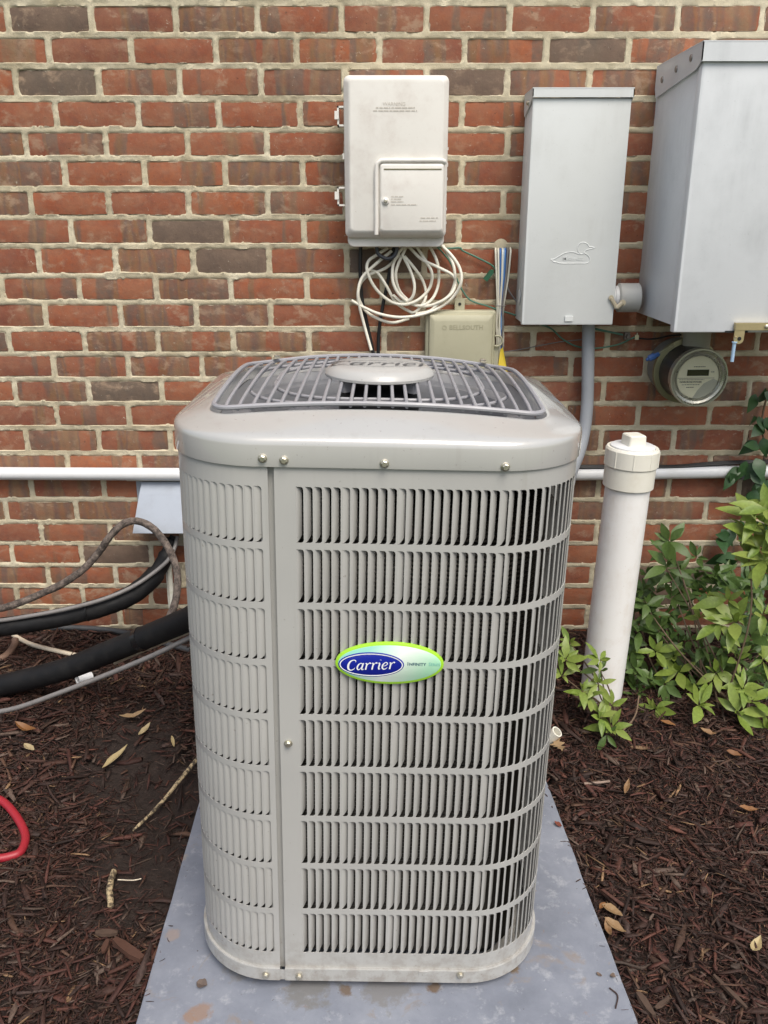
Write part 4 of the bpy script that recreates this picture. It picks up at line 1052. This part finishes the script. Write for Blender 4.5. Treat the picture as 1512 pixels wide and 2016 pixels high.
cable('dark_pipe', [GG(100, 1236, .012), GG(150, 1236, .012), GG(210, 1240, .012), GG(270, 1250, .012), GG(330, 1268, .010), GG(375, 1280, .010)], .0085, worn('dark_grey_pipe', (.05, .052, .056), .5, (.15, .14, .13), .5, 40), 'dark grey pipe lying on the mulch against the wall', 'pipe')
ring = [GG(-10, 1300, .01), GG(12, 1290, .012), GG(28, 1270, .02), GG(30, 1258, .03)]
cable('brown_hose', ring, .0095, worn('brown_hose_skin', (.20, .12, .085), .7), 'short brown hose bend at the left edge under the black pipe', 'hose')
sp = GG(166, 1335, .010)
o = mk('pvc_stub', *lathe([(.0125, -.02), (.0125, .02), (.0095, .0202), (.0095, -.012)], sp, (-.55, -.55, .12), 24, True, True), PVC, None, 40); tag(o, 'short white open pipe stub lying under the thick black pipe', 'pipe')
cable('red_hose', [GG(-60, 1560, .012), GG(-20, 1568, .012), GG(8, 1580, .011), GG(34, 1610, .011), GG(50, 1645, .011), GG(42, 1675, .011), GG(20, 1686, .011), GG(-20, 1692, .011), GG(-70, 1690, .011)], .0088, REDH, 'red rubber hose curling in at the left edge', 'hose', segs=14)

# ------------------------------------------------------------------ white standpipe
SP0, SP1 = P(1179, 1395, 1.98), P(1246, 880, 1.98); SP0 = SP0 - (SP1 - SP0) * .08
axp = (SP1 - SP0).normalized(); PL = (SP1 - SP0).length
PIPE = thing('standpipe', SP0, 'leaning white plastic standpipe with a screw cap beside the air conditioner', 'pipe')
mk('pipe', *lathe([(.0535, 0), (.0535, PL - .075)], SP0, axp, 48), PIPEM, PIPE, 40)
mk('coupling', *lathe([(.0575, PL - .098), (.0600, PL - .096), (.0605, PL - .045), (.0585, PL - .043)], SP0, axp, 48), CAPPVC, PIPE, 30)
m = MB(); m.add(lathe([(.0610, PL - .046), (.0632, PL - .043), (.0632, PL - .004), (.060, PL + .001), (.0535, PL + .001), (.0530, PL - .003)], SP0, axp, 48))
for k in range(9):
    a = 2 * math.pi * k / 9 + .25; ax_ = axp.orthogonal().normalized(); bx_ = axp.cross(ax_)
    d = ax_ * math.cos(a) + bx_ * math.sin(a)
    m.add(tube([SP0 + axp * (PL - .043) + d * .0625, SP0 + axp * (PL - .005) + d * .0625], .0020, 6, 1))
m.build('adapter_ring', CAPPVC, PIPE, 30)
plug = mk('plug', *lathe([(.0525, PL - .005), (.0525, PL + .004), (.049, PL + .006), (.0, PL + .006)], SP0, axp, 40), PVC, PIPE, 30)
q = SP0 + axp * (PL + .018); rot = axp.to_track_quat('Z', 'Y').to_matrix() @ Matrix.Rotation(R(14), 3, 'Z')
nb_ = loft([(rrect(0, 0, .0225, .0225, .005, 3), .0), (rrect(0, 0, .0215, .0215, .005, 3), -.024), (rrect(0, 0, .019, .019, .004, 3), -.0265)])
mk('plug_nut', [SP0 + axp * (PL + .005) + rot @ Vector((a[0], a[2], -a[1])) for a in nb_[0]], nb_[1], CAPPVC, PIPE, 40)
DS = thing('downspout', P(1530, 1430, 2.2), 'grey blue drain pipe at the right edge behind the shrub leaves', 'pipe')
mk('pipe', *tube([Vector((P(1545, 1380, 2.235).x + .0, 2.235, .05)), Vector((P(1545, 1250, 2.235).x, 2.235, .30)), Vector((P(1545, 1250, 2.235).x, 2.235, .475))], .045, 24, 3), CONDUIT, DS, 40)
mk('pipe_collar', *lathe([(.050, .45), (.050, .50), (.044, .505)], (P(1545, 1250, 2.235).x, 2.235, 0), (0, 0, 1), 24), CONDUIT, DS, 40)

# ------------------------------------------------------------------ plants
def leaf_mesh(name, L, Wd, curl, fold, m, shape=((0, .02), (.18, .55), (.42, 1), (.68, .82), (.88, .38), (1, 0))):
    v = []; f = []
    for t, w in shape:
        x = L * t; z = -curl * L * t * t; hw = Wd / 2 * w
        v += [(x, -hw, z + fold * hw), (x, 0, z), (x, hw, z + fold * hw)]
    for i in range(len(shape) - 1):
        a = 3 * i; f += [[a, a + 3, a + 4, a + 1], [a + 1, a + 4, a + 5, a + 2]]
    me = bpy.data.meshes.new(name); me.from_pydata(v, [], f); me.materials.append(m); me.shade_smooth(); return me
def leafset(m): return [leaf_mesh('leaf', l_, w_, c, fo_, m) for l_, w_, c, fo_ in ((.056, .0225, .10, .30), (.060, .020, .28, .2), (.048, .021, .55, .4), (.052, .018, -.12, .25), (.058, .024, .18, .15), (.040, .016, .35, .5), (.064, .0235, .40, .12))]
LN, LO = leafset(LEAF_NEW), leafset(LEAF_OLD)
def frame(d, up=Vector((0, 0, 1)), roll=0):
    d = d.normalized(); y = up.cross(d)
    if y.length < 1e-3: y = Vector((0, 1, 0))
    y.normalize(); z = d.cross(y)
    return Matrix((d, y, z)).transposed() @ Matrix.Rotation(roll, 3, 'X')
class Plant:
    def __init__(s, root, maxn): s.root = root; s.n = 0; s.maxn = maxn; s.rest = {}
    def leaf(s, me, M):
        if s.n < s.maxn:
            o = bpy.data.objects.new('leaf', me); link(o, s.root); o.matrix_basis = M; s.n += 1
        else:
            mb = s.rest.setdefault(me.materials[0].name, MB()); mb.add(([M @ q.co for q in me.vertices], [list(p.vertices) for p in me.polygons]))
    def whorl(s, c, axis, n, size, meshes, rr, spread=(50, 85)):
        ax = axis.normalized(); a = ax.orthogonal().normalized(); b = ax.cross(a); ph = rr.uniform(0, 6.28)
        for k in range(n):
            t = ph + 2 * math.pi * k / n + rr.uniform(-.35, .35); sp = R(rr.uniform(*spread))
            if k >= n - 2 and n > 5: sp = R(rr.uniform(8, 35))
            d = ax * math.cos(sp) + (a * math.cos(t) + b * math.sin(t)) * math.sin(sp)
            sc = size * rr.uniform(.72, 1.15) * (.7 if sp < .6 else 1)
            M = Matrix.Translation(c - ax * rr.uniform(0, .012) * size + d * .003) @ (frame(d, ax, rr.uniform(-.5, .5)).to_4x4()) @ Matrix.Diagonal((sc, sc * rr.uniform(.85, 1.15), sc, 1))
            s.leaf(rr.choice(meshes), M)
    def finish(s):
        for k, mb in s.rest.items():
            o = mb.build('leaves', bpy.data.materials[k], s.root, 0, center=False); o['kind'] = 'stuff'
rr = random.Random(21)
rootA = GG(1420, 1400)
AZ = thing('azalea_shrub', rootA, 'light green azalea shrub spreading between the white standpipe and the right edge', 'shrub')
A = Plant(AZ, 300)
# (zoom x, zoom y, depth, size, leaves, new growth?) -- nearest and largest first
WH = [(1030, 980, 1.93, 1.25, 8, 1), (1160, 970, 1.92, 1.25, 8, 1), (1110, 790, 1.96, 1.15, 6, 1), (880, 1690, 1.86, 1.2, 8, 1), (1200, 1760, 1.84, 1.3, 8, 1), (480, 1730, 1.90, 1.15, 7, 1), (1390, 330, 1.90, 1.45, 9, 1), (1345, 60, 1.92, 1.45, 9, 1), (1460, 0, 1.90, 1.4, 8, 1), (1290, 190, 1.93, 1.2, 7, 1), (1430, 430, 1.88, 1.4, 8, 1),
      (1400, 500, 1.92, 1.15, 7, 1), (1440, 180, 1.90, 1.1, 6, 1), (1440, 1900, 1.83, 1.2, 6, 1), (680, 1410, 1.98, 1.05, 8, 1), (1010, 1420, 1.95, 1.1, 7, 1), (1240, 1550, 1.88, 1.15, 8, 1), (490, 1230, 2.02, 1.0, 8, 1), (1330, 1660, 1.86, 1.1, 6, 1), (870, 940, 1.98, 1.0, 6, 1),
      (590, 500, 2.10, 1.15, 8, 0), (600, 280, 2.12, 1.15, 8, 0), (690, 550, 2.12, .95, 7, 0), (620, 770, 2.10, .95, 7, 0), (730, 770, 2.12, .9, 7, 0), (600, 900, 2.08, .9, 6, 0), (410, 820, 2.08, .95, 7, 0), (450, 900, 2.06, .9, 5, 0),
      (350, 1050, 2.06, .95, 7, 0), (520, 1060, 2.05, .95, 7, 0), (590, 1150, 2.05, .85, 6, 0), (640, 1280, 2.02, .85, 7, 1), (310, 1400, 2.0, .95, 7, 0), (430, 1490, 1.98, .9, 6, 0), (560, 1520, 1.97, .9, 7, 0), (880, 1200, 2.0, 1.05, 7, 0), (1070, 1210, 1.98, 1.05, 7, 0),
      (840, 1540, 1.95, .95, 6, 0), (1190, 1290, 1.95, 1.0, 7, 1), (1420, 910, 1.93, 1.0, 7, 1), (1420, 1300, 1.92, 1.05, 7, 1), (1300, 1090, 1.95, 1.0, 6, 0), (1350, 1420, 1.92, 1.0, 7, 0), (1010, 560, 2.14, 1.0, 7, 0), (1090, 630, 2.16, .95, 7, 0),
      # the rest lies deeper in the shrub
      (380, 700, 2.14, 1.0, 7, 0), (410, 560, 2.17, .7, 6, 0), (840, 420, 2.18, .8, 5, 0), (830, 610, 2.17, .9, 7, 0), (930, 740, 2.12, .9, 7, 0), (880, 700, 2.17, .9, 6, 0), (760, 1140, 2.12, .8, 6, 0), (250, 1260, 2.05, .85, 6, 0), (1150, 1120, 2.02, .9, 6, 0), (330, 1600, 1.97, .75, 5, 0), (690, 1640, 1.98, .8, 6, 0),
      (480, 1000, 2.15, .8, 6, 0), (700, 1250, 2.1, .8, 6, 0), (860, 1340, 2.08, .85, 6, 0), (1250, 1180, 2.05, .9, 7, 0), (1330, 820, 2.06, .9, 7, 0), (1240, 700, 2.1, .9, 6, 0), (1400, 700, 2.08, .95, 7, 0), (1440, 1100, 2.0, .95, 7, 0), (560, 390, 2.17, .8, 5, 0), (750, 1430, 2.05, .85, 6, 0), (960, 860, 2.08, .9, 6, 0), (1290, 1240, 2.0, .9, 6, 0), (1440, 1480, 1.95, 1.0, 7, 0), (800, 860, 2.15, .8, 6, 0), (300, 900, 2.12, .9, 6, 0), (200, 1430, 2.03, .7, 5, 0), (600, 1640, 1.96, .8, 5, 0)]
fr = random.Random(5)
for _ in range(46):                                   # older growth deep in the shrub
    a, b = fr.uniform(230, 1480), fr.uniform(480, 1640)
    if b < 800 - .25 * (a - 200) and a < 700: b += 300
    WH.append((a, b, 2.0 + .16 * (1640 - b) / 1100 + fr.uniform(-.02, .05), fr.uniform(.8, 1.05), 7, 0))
stems = MB()
for (a, b, y, sz, nl, new) in WH:
    c = P(1180 + a / 4.383, 1000 + b / 4.383, y)
    ax = Vector((rr.uniform(-.5, .35), rr.uniform(-.75, -.25), rr.uniform(.45, 1.0)))
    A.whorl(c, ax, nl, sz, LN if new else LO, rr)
    rt = rr.choice([GG(1330, 1385), GG(1420, 1395), GG(1470, 1405), GG(1390, 1375)])
    if c.z - rt.z > -.02 and rr.random() < .22:
        mid = rt.lerp(c, .55) + Vector((rr.uniform(-.03, .03), rr.uniform(-.02, .03), rr.uniform(-.04, .02)))
        stems.add(tube([rt + Vector((rr.uniform(-.01, .01), rr.uniform(-.01, .01), -.01)), mid, c - ax.normalized() * .012, c], [.0028, .0022, .0015, .0012], 5, 5))
stems.build('stems', STEM, AZ, 60, center=False); A.finish()
rootB = GG(1215, 1425)
AZ2 = thing('azalea_sprig', rootB, 'small azalea sprig growing in front of the foot of the white standpipe', 'shrub')
B = Plant(AZ2, 300); stems = MB()
for (px, py, y, sz, nl) in ((1182, 1298, 1.86, .95, 7), (1180, 1318, 1.86, .8, 5), (1178, 1345, 1.85, .9, 6), (1163, 1372, 1.84, 1.05, 7), (1205, 1390, 1.83, .9, 6), (1183, 1412, 1.80, .95, 7), (1205, 1432, 1.79, 1.05, 7), (1145, 1360, 1.85, 1.0, 6), (1113, 1298, 1.87, 1.05, 7), (1107, 1330, 1.86, .95, 6), (1122, 1265, 1.9, .85, 6), (1195, 1445, 1.78, .9, 4)):
    c = P(px, py, y); ax = Vector((rr.uniform(-.5, .4), rr.uniform(-.8, -.3), rr.uniform(.4, .9)))
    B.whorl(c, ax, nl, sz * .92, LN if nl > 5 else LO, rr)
    mid = rootB.lerp(c, .5) + Vector((rr.uniform(-.02, .02), .01, .01)); stems.add(tube([rootB, mid, c], [.0025, .002, .0013], 5, 5))
stems.build('stems', STEM, AZ2, 60, center=False); B.finish()
# creeper on the wall
CR = thing('creeper_vine', P(1510, 1100, 2.28), 'dark green creeper climbing the brick wall at the right edge', 'vine')
ivm = [leaf_mesh('leaf', .060, .036, c, f_, LEAF_IVY, ((0, .05), (.10, .50), (.25, .88), (.42, 1.0), (.62, .74), (.80, .40), (.92, .14), (1, 0))) for c, f_ in ((.25, .10), (.4, .15), (.12, .2))]
Cp = Plant(CR, 300)
IV = [(1488, 776, 0), (1505, 772, 1), (1495, 792, 1), (1512, 790, 0), (1478, 836, 1), (1493, 820, 0), (1506, 822, 1), (1502, 838, 0), (1514, 850, 1), (1490, 868, 0), (1502, 862, 1), (1495, 880, 0), (1512, 884, 1), (1470, 908, 1), (1488, 902, 0), (1500, 910, 0), (1458, 922, 0), (1478, 928, 1), (1500, 930, 1), (1442, 935, 1), (1448, 950, 1), (1492, 948, 0), (1510, 945, 0),
      (1478, 972, 0), (1468, 985, 1), (1490, 965, 1), (1442, 1000, 0), (1450, 1012, 1), (1446, 1028, 1), (1420, 1042, 1), (1440, 1040, 0), (1472, 1036, 1), (1415, 1058, 1), (1438, 1056, 0), (1455, 1050, 1), (1430, 1092, 0), (1448, 1094, 1), (1425, 1110, 1), (1465, 1080, 0), (1500, 1130, 0), (1475, 1150, 1), (1490, 1180, 0), (1440, 1160, 0), (1505, 1160, 1), (1460, 1125, 0), (1470, 1205, 1), (1496, 1220, 0), (1350, 1270, 0), (1370, 1300, 1), (1300, 1290, 0), (1410, 1295, 1), (1355, 1310, 0)]
for (px, py, k) in IV:
    c = P(px, py, 2.262 + rr.uniform(-.022, .01)); d = Vector((rr.uniform(-1, .8), rr.uniform(-.45, -.1), rr.uniform(-.8, .35)))
    M = Matrix.Translation(c) @ frame(d, Vector((0, -1, .35)), rr.uniform(-.4, .4)).to_4x4() @ Matrix.Diagonal((rr.uniform(.75, 1.08),) * 3 + (1,)); Cp.leaf(rr.choice(ivm), M)
m = MB()
m.add(tube([P(1500, 1240, 2.285), P(1480, 1120, 2.285), P(1455, 1050, 2.285), P(1475, 980, 2.285), P(1505, 900, 2.285), P(1500, 830, 2.285), P(1515, 760, 2.285)], .003, 6, 8))
m.add(tube([P(1475, 980, 2.285), P(1505, 960, 2.285), P(1530, 940, 2.28)], .002, 6, 6)); m.build('stems', STEM, CR, 60, center=False)

# ------------------------------------------------------------------ mulch
def inside_pad(x, y):
    if not (y0 < y < y1): return False
    t = (y - y0) / (y1 - y0); xl_ = corners[0][0] + (corners[3][0] - corners[0][0]) * t; xr_ = corners[1][0] + (corners[2][0] - corners[1][0]) * t
    return xl_ - .004 < x < xr_ + .004
PAL = np.array([(.046, .021, .015), (.070, .026, .019), (.088, .034, .023), (.090, .048, .031), (.034, .018, .014), (.10, .068, .052), (.058, .036, .030), (.23, .14, .075)])
PW = np.array([.24, .20, .13, .10, .14, .08, .09, .02])
NCH = 108000
cx_ = rng.uniform(-1.6, 1.6, NCH * 2); cy_ = rng.uniform(.88, 2.29, NCH * 2)
mud = [G(255, 1490, .02), G(330, 1560, .02), G(290, 1700, .02)]
keep = []
for i in range(len(cx_)):
    x, y = cx_[i], cy_[i]
    if inside_pad(x, y):
        if (inside_pad(x - .022, y) and inside_pad(x + .022, y)) or rng.random() > .05: continue
    if abs(x) > .42 + .50 * y: continue
    dm = min(math.hypot(x - q.x, (y - q.y) * .8) for q in mud)
    if dm < .17 and rng.random() > .10 + .90 * (dm / .17) ** 2.5: continue
    keep.append(i)
    if len(keep) >= NCH: break
cx_, cy_ = cx_[keep], cy_[keep]; M_ = len(cx_)
Ls = np.clip(rng.lognormal(-4.27, .62, M_), .005, .085); Ws = np.clip(Ls * np.where(rng.random(M_) < .16, rng.uniform(.12, .34, M_), rng.uniform(.03, .14, M_)), .0008, .012); Hs_ = Ws * rng.uniform(.2, .55, M_)
flow = np.array([mnoise.noise(Vector((x * 3.5, y * 3.5, 9))) for x, y in zip(cx_, cy_)])
yaw = flow * 4.2 + rng.normal(0, 1.0, M_) + np.where(rng.random(M_) < .22, rng.uniform(0, 3.14, M_), 0); pit = rng.normal(0, .15, M_); rol = rng.normal(0, .35, M_)
gz = np.array([zg(x, y) for x, y in zip(cx_, cy_)])
cz_ = gz + .010 * np.array([mnoise.noise(Vector((x * 7, y * 7, 0))) for x, y in zip(cx_, cy_)]) + rng.uniform(-.006, .007, M_) + Ls * np.abs(np.sin(pit)) * .3
onpad = np.array([inside_pad(x, y) for x, y in zip(cx_, cy_)]); Ls = np.where(onpad, Ls * .55, Ls); Ws = np.where(onpad, Ws * .7, Ws); Hs_ = np.where(onpad, Hs_ * .6, Hs_); pit = np.where(onpad, pit * .3, pit)
cz_ = np.where(onpad, padz + Hs_ * .5 + .0006, cz_)
near = np.array([1.0 if inside_pad(x - .03, y) or inside_pad(x + .03, y) else 0 for x, y in zip(cx_, cy_)]); cz_ -= near * .002 * (~onpad)
tp = np.array([(-.5, .62), (-.05, 1.0), (.5, .5)])
T = []
for t, w in tp: T += [(t, -w, -1), (t, w, -1), (t, w * .85, 1), (t, -w * .85, 1)]
T = np.array(T)
jit = rng.normal(0, .17, (M_, 12, 3))
loc = np.empty((M_, 12, 3)); loc[:, :, 0] = (T[None, :, 0] + jit[:, :, 0] * .35) * Ls[:, None]
loc[:, :, 1] = (T[None, :, 1] * .5 + jit[:, :, 1]) * Ws[:, None] + (T[None, :, 0] ** 2) * (rng.normal(0, .10, M_) * Ls)[:, None]
loc[:, :, 2] = (T[None, :, 2] * .5 + jit[:, :, 2]) * Hs_[:, None] + (T[None, :, 0] ** 2) * (rng.normal(-.02, .05, M_) * Ls)[:, None]
def rotm(v, a, i, j):
    c, s = np.cos(a)[:, None], np.sin(a)[:, None]; o = v.copy(); o[:, :, i] = c * v[:, :, i] - s * v[:, :, j]; o[:, :, j] = s * v[:, :, i] + c * v[:, :, j]; return o
loc = rotm(loc, rol, 1, 2); loc = rotm(loc, pit, 0, 2); loc = rotm(loc, yaw, 0, 1)
loc += np.stack([cx_, cy_, cz_], -1)[:, None, :]
fq = []
for s in range(2):
    a = 4 * s
    for k in range(4): fq.append((a + k, a + (k + 1) % 4, a + 4 + (k + 1) % 4, a + 4 + k))
fq += [(3, 2, 1, 0), (8, 9, 10, 11)]
fq = np.array(fq); faces = (fq[None] + (np.arange(M_) * 12)[:, None, None]).reshape(-1, 4)
me = bpy.data.meshes.new('mulch'); nv = M_ * 12; nf = len(faces)
me.vertices.add(nv); me.vertices.foreach_set('co', loc.reshape(-1)); me.loops.add(nf * 4); me.loops.foreach_set('vertex_index', faces.reshape(-1).astype(np.int32))
me.polygons.add(nf); me.polygons.foreach_set('loop_start', np.arange(0, nf * 4, 4, dtype=np.int32)); me.update(); me.validate()
colr = PAL[rng.choice(len(PAL), M_, p=PW / PW.sum())] * rng.uniform(.6, 1.75, (M_, 1))
ca = me.color_attributes.new('tint', 'FLOAT_COLOR', 'POINT'); cc = np.ones((M_, 12, 4)); cc[:, :, :3] = colr[:, None, :]; ca.data.foreach_set('color', cc.reshape(-1))
me.materials.append(MULCHM); mo = bpy.data.objects.new('mulch', me); COL.objects.link(mo); tag(mo, None, None, kind='stuff')

# ------------------------------------------------------------------ things lying on the mulch and pad
def lying_leaf(name, px, py, px2, py2, wid, m, label, z=None, curl=.25, group=None, lift=.012):
    a = GG(px, py, lift) if z is None else G(px, py, z); b = GG(px2, py2, lift) if z is None else G(px2, py2, z)
    L = (b - a).length; d = (b - a).normalized(); side = Vector((0, 0, 1)).cross(d).normalized(); v = []; f = []
    sh = ((0, .06), (.12, .5), (.3, .9), (.5, 1), (.7, .75), (.87, .38), (1, .03)); q = random.Random(px)
    for t, w in sh:
        c = a.lerp(b, t) + Vector((0, 0, curl * L * (t - .5) ** 2 + q.uniform(0, .002)))
        hw = wid / 2 * w
        v += [c - side * hw + Vector((0, 0, hw * .5)), c, c + side * hw + Vector((0, 0, hw * q.uniform(.2, .8)))]
    for i in range(len(sh) - 1):
        k = 3 * i; f += [[k, k + 3, k + 4, k + 1], [k + 1, k + 4, k + 5, k + 2]]
    o = mk(name, v, f, m, None, 60); apply_solid(o, .0005); tag(o, label, 'leaf', group); return o
LF = [(202, 1516, 251, 1470, .017, DEADY, 'long pale yellow leaf lying on the dark mud left of the unit'), (273, 1451, 296, 1427, .016, DEADY, 'curled pale cream leaf under the thick black pipe, near the unit'),
      (32, 1430, 72, 1444, .022, DEADO, 'orange brown leaf on the mulch near the left edge'), (338, 1450, 343, 1472, .008, DEADY, 'thin white leaf sliver close to the unit on the left'), (48, 1468, 68, 1480, .018, DEADY, 'small crumpled cream leaf above the red hose'),
      (236, 1418, 288, 1405, .020, DEAD, 'dull brown folded leaf on the mulch below the grey cable'), (1185, 1783, 1226, 1805, .020, DEAD, 'upper brown leaf of the three by the right pad edge'), (1190, 1812, 1232, 1840, .018, DEAD, 'middle brown leaf of the three by the right pad edge'),
      (1192, 1815, 1202, 1848, .012, DEAD, 'lowest narrow brown leaf of the three by the right pad edge'), (1230, 1565, 1238, 1535, .012, DEAD, 'small upright brown leaf on the right mulch below the standpipe'), (1455, 1592, 1492, 1597, .016, DEADO, 'tan curled leaf near the right edge of the mulch'),
      (1480, 1880, 1496, 1850, .018, DEADY, 'pale tan leaf standing up in the lower right mulch'), (1300, 1420, 1330, 1430, .018, DEADO, 'reddish brown leaf under the azalea beside the standpipe'), (1430, 1482, 1460, 1490, .020, DEADO, 'rusty leaf on the mulch under the right end of the azalea'), (1378, 1438, 1410, 1450, .02, DEAD, 'brown leaf on the mulch in front of the azalea'),
      (1180, 1790, 1192, 1778, .010, DEADO, 'tiny orange leaf tip at the right pad edge')]
for i, a in enumerate(LF): lying_leaf('fallen_leaf', *a[:6], a[6], curl=.25 + .3 * (i % 3), group='fallen leaves on the ground')
def oak_leaf(c, L, ang, m, label):
    half = [(0, .02), (.10, .04), (.16, .16), (.24, .07), (.34, .26), (.42, .09), (.55, .32), (.62, .10), (.76, .22), (.82, .08), (.92, .10), (1, .0)]
    v = [Vector((x - .5, y, .05 * math.sin(9 * x))) * L for x, y in half] + [Vector((x - .5, -y, .06 * math.cos(8 * x))) * L for x, y in half]
    nn = len(half); f = [[i, nn + i, nn + i + 1, i + 1] for i in range(nn - 1)]
    Rm = Matrix.Rotation(ang, 3, 'Z'); o = mk('fallen_leaf', [Rm @ q + c for q in v], f, m, None, 60); apply_solid(o, .0005); tag(o, label, 'leaf', 'fallen leaves on the ground')
oak_leaf(GG(1098, 1464, .014), .062, R(100), DEAD, 'lobed tan oak leaf beside the right side of the unit')
lying_leaf('fallen_leaf', 388, 1937, 408, 1942, .020, worn('grey_dead_leaf', (.12, .09, .075), .8), 'dark crumpled leaf on the left part of the pad', padz + .002, .6, 'fallen leaves on the ground')
lying_leaf('fallen_leaf', 1092, 1620, 1106, 1630, .010, worn('red_brown_bit', (.18, .05, .03), .8), 'tiny red brown leaf bit on the right part of the pad', padz + .002, .8, 'fallen leaves on the ground')
lying_leaf('fallen_leaf', 1174, 1916, 1185, 1923, .006, worn('brown_bit', (.13, .09, .07), .8), 'tiny brown leaf bit on the front right of the pad, left of the other', padz + .001, .4, 'fallen leaves on the ground')
lying_leaf('fallen_leaf', 1201, 1921, 1212, 1924, .010, worn('brown_bit_two', (.13, .09, .07), .8), 'tiny brown leaf bit on the front right of the pad, nearest its edge', padz + .001, .4, 'fallen leaves on the ground')
def twig(pts, r, m, label, z=None):
    o = mk('twig', *tube(pts, r, 8, 6, wob=.25), m, None, 60); tag(o, label, 'twig', 'twigs on the ground'); return o
twig([GG(262, 1635, .008), GG(284, 1614, .010), GG(318, 1580, .012), GG(345, 1547, .013), GG(385, 1498, .014), GG(400, 1480, .014)], [.0022, .0034, .004, .0045, .005, .005], TWIG, 'long peeled pale twig on the mud leaning to the unit')
twig([GG(224, 1716, .010), GG(216, 1745, .011), GG(218, 1784, .012)], .0065, TWIG, 'short thick peeled stick on the left mulch')
twig([GG(232, 1732, .010), GG(262, 1733, .012), GG(278, 1730, .010)], .0012, CREAM, 'hair thin pale twig right of the short thick stick')
twig([G(1212, 1985, padz + .002), G(1216, 1960, padz + .002), G(1200, 1945, padz + .002)], .0013, mat('dark_twig', (.05, .03, .025), .8), 'thin dark twig on the front right of the pad')
twig([GG(1150, 1543, .012), GG(1185, 1540, .013), GG(1200, 1538, .012)], .0032, worn('greyed_wood', (.26, .19, .15), .8), 'grey brown wood splinter on the mulch right of the pad')
twig([GG(1130, 1370, .02), GG(1160, 1388, .014), GG(1200, 1405, .012)], .0035, STEM, 'dark stem lying on the mulch at the foot of the standpipe')
twig([GG(1258, 1370, .03), GG(1250, 1410, .02), GG(1225, 1440, .012)], .0022, STEM, 'thin bent stem between the sprig and the azalea')
def chunk(px, py, px2, py2, w, m, label):
    a, b = GG(px, py, .012), GG(px2, py2, .012); d = (b - a).normalized(); s = Vector((0, 0, 1)).cross(d); v = []; q = random.Random(px + py)
    for t, k in ((0, .5), (.3, 1), (.7, .9), (1, .55)):
        c = a.lerp(b, t)
        for dx, dz_ in ((-1, -.4), (1, -.4), (.9, .35), (-.85, .4)): v.append(c + s * (dx * k * w / 2 * q.uniform(.8, 1.15)) + Vector((0, 0, dz_ * w * q.uniform(.4, .7))))
    f = []
    for i in range(3):
        for k in range(4): f.append([4 * i + k, 4 * i + (k + 1) % 4, 4 * i + 4 + (k + 1) % 4, 4 * i + 4 + k])
    f += [[3, 2, 1, 0], [12, 13, 14, 15]]
    o = mk('wood_chip', v, f, m, None, 0); tag(o, label, 'wood chip', 'large wood chips in the mulch')
REDW = worn('red_brown_wood', (.075, .032, .019), .75, (.05, .02, .012), .6, 50); BRW = worn('brown_wood', (.075, .045, .03), .8, (.03, .02, .015), .6, 50)
chunk(225, 1850, 280, 1888, .020, REDW, 'large red brown wood chip left of the pad')
chunk(203, 1875, 212, 1850, .011, REDW, 'narrow red brown wood chip left of the larger one')
chunk(188, 1836, 232, 1836, .013, BRW, 'dark flat wood chip above the red brown chips')
chunk(1255, 1955, 1288, 2000, .014, BRW, 'brown wood chip at the lower right beside the pad edge')
chunk(1405, 1920, 1470, 1985, .010, BRW, 'long grey brown wood chip in the lower right corner')
chunk(1290, 1985, 1318, 1965, .008, BRW, 'short slanted wood chip near the bottom right pad corner')
chunk(300, 1890, 320, 1855, .008, REDW, 'thin red brown wood chip against the left pad edge')
q = GG(1088, 1448, .02); o = mk('pvc_fitting', *lathe([(.014, -.018), (.014, .018), (.011, .0182), (.011, -.012)], q, (.5, -.3, .8), 24), CAPPVC, None, 40); tag(o, 'short white pipe end sticking out beside the right side of the unit', 'pipe')
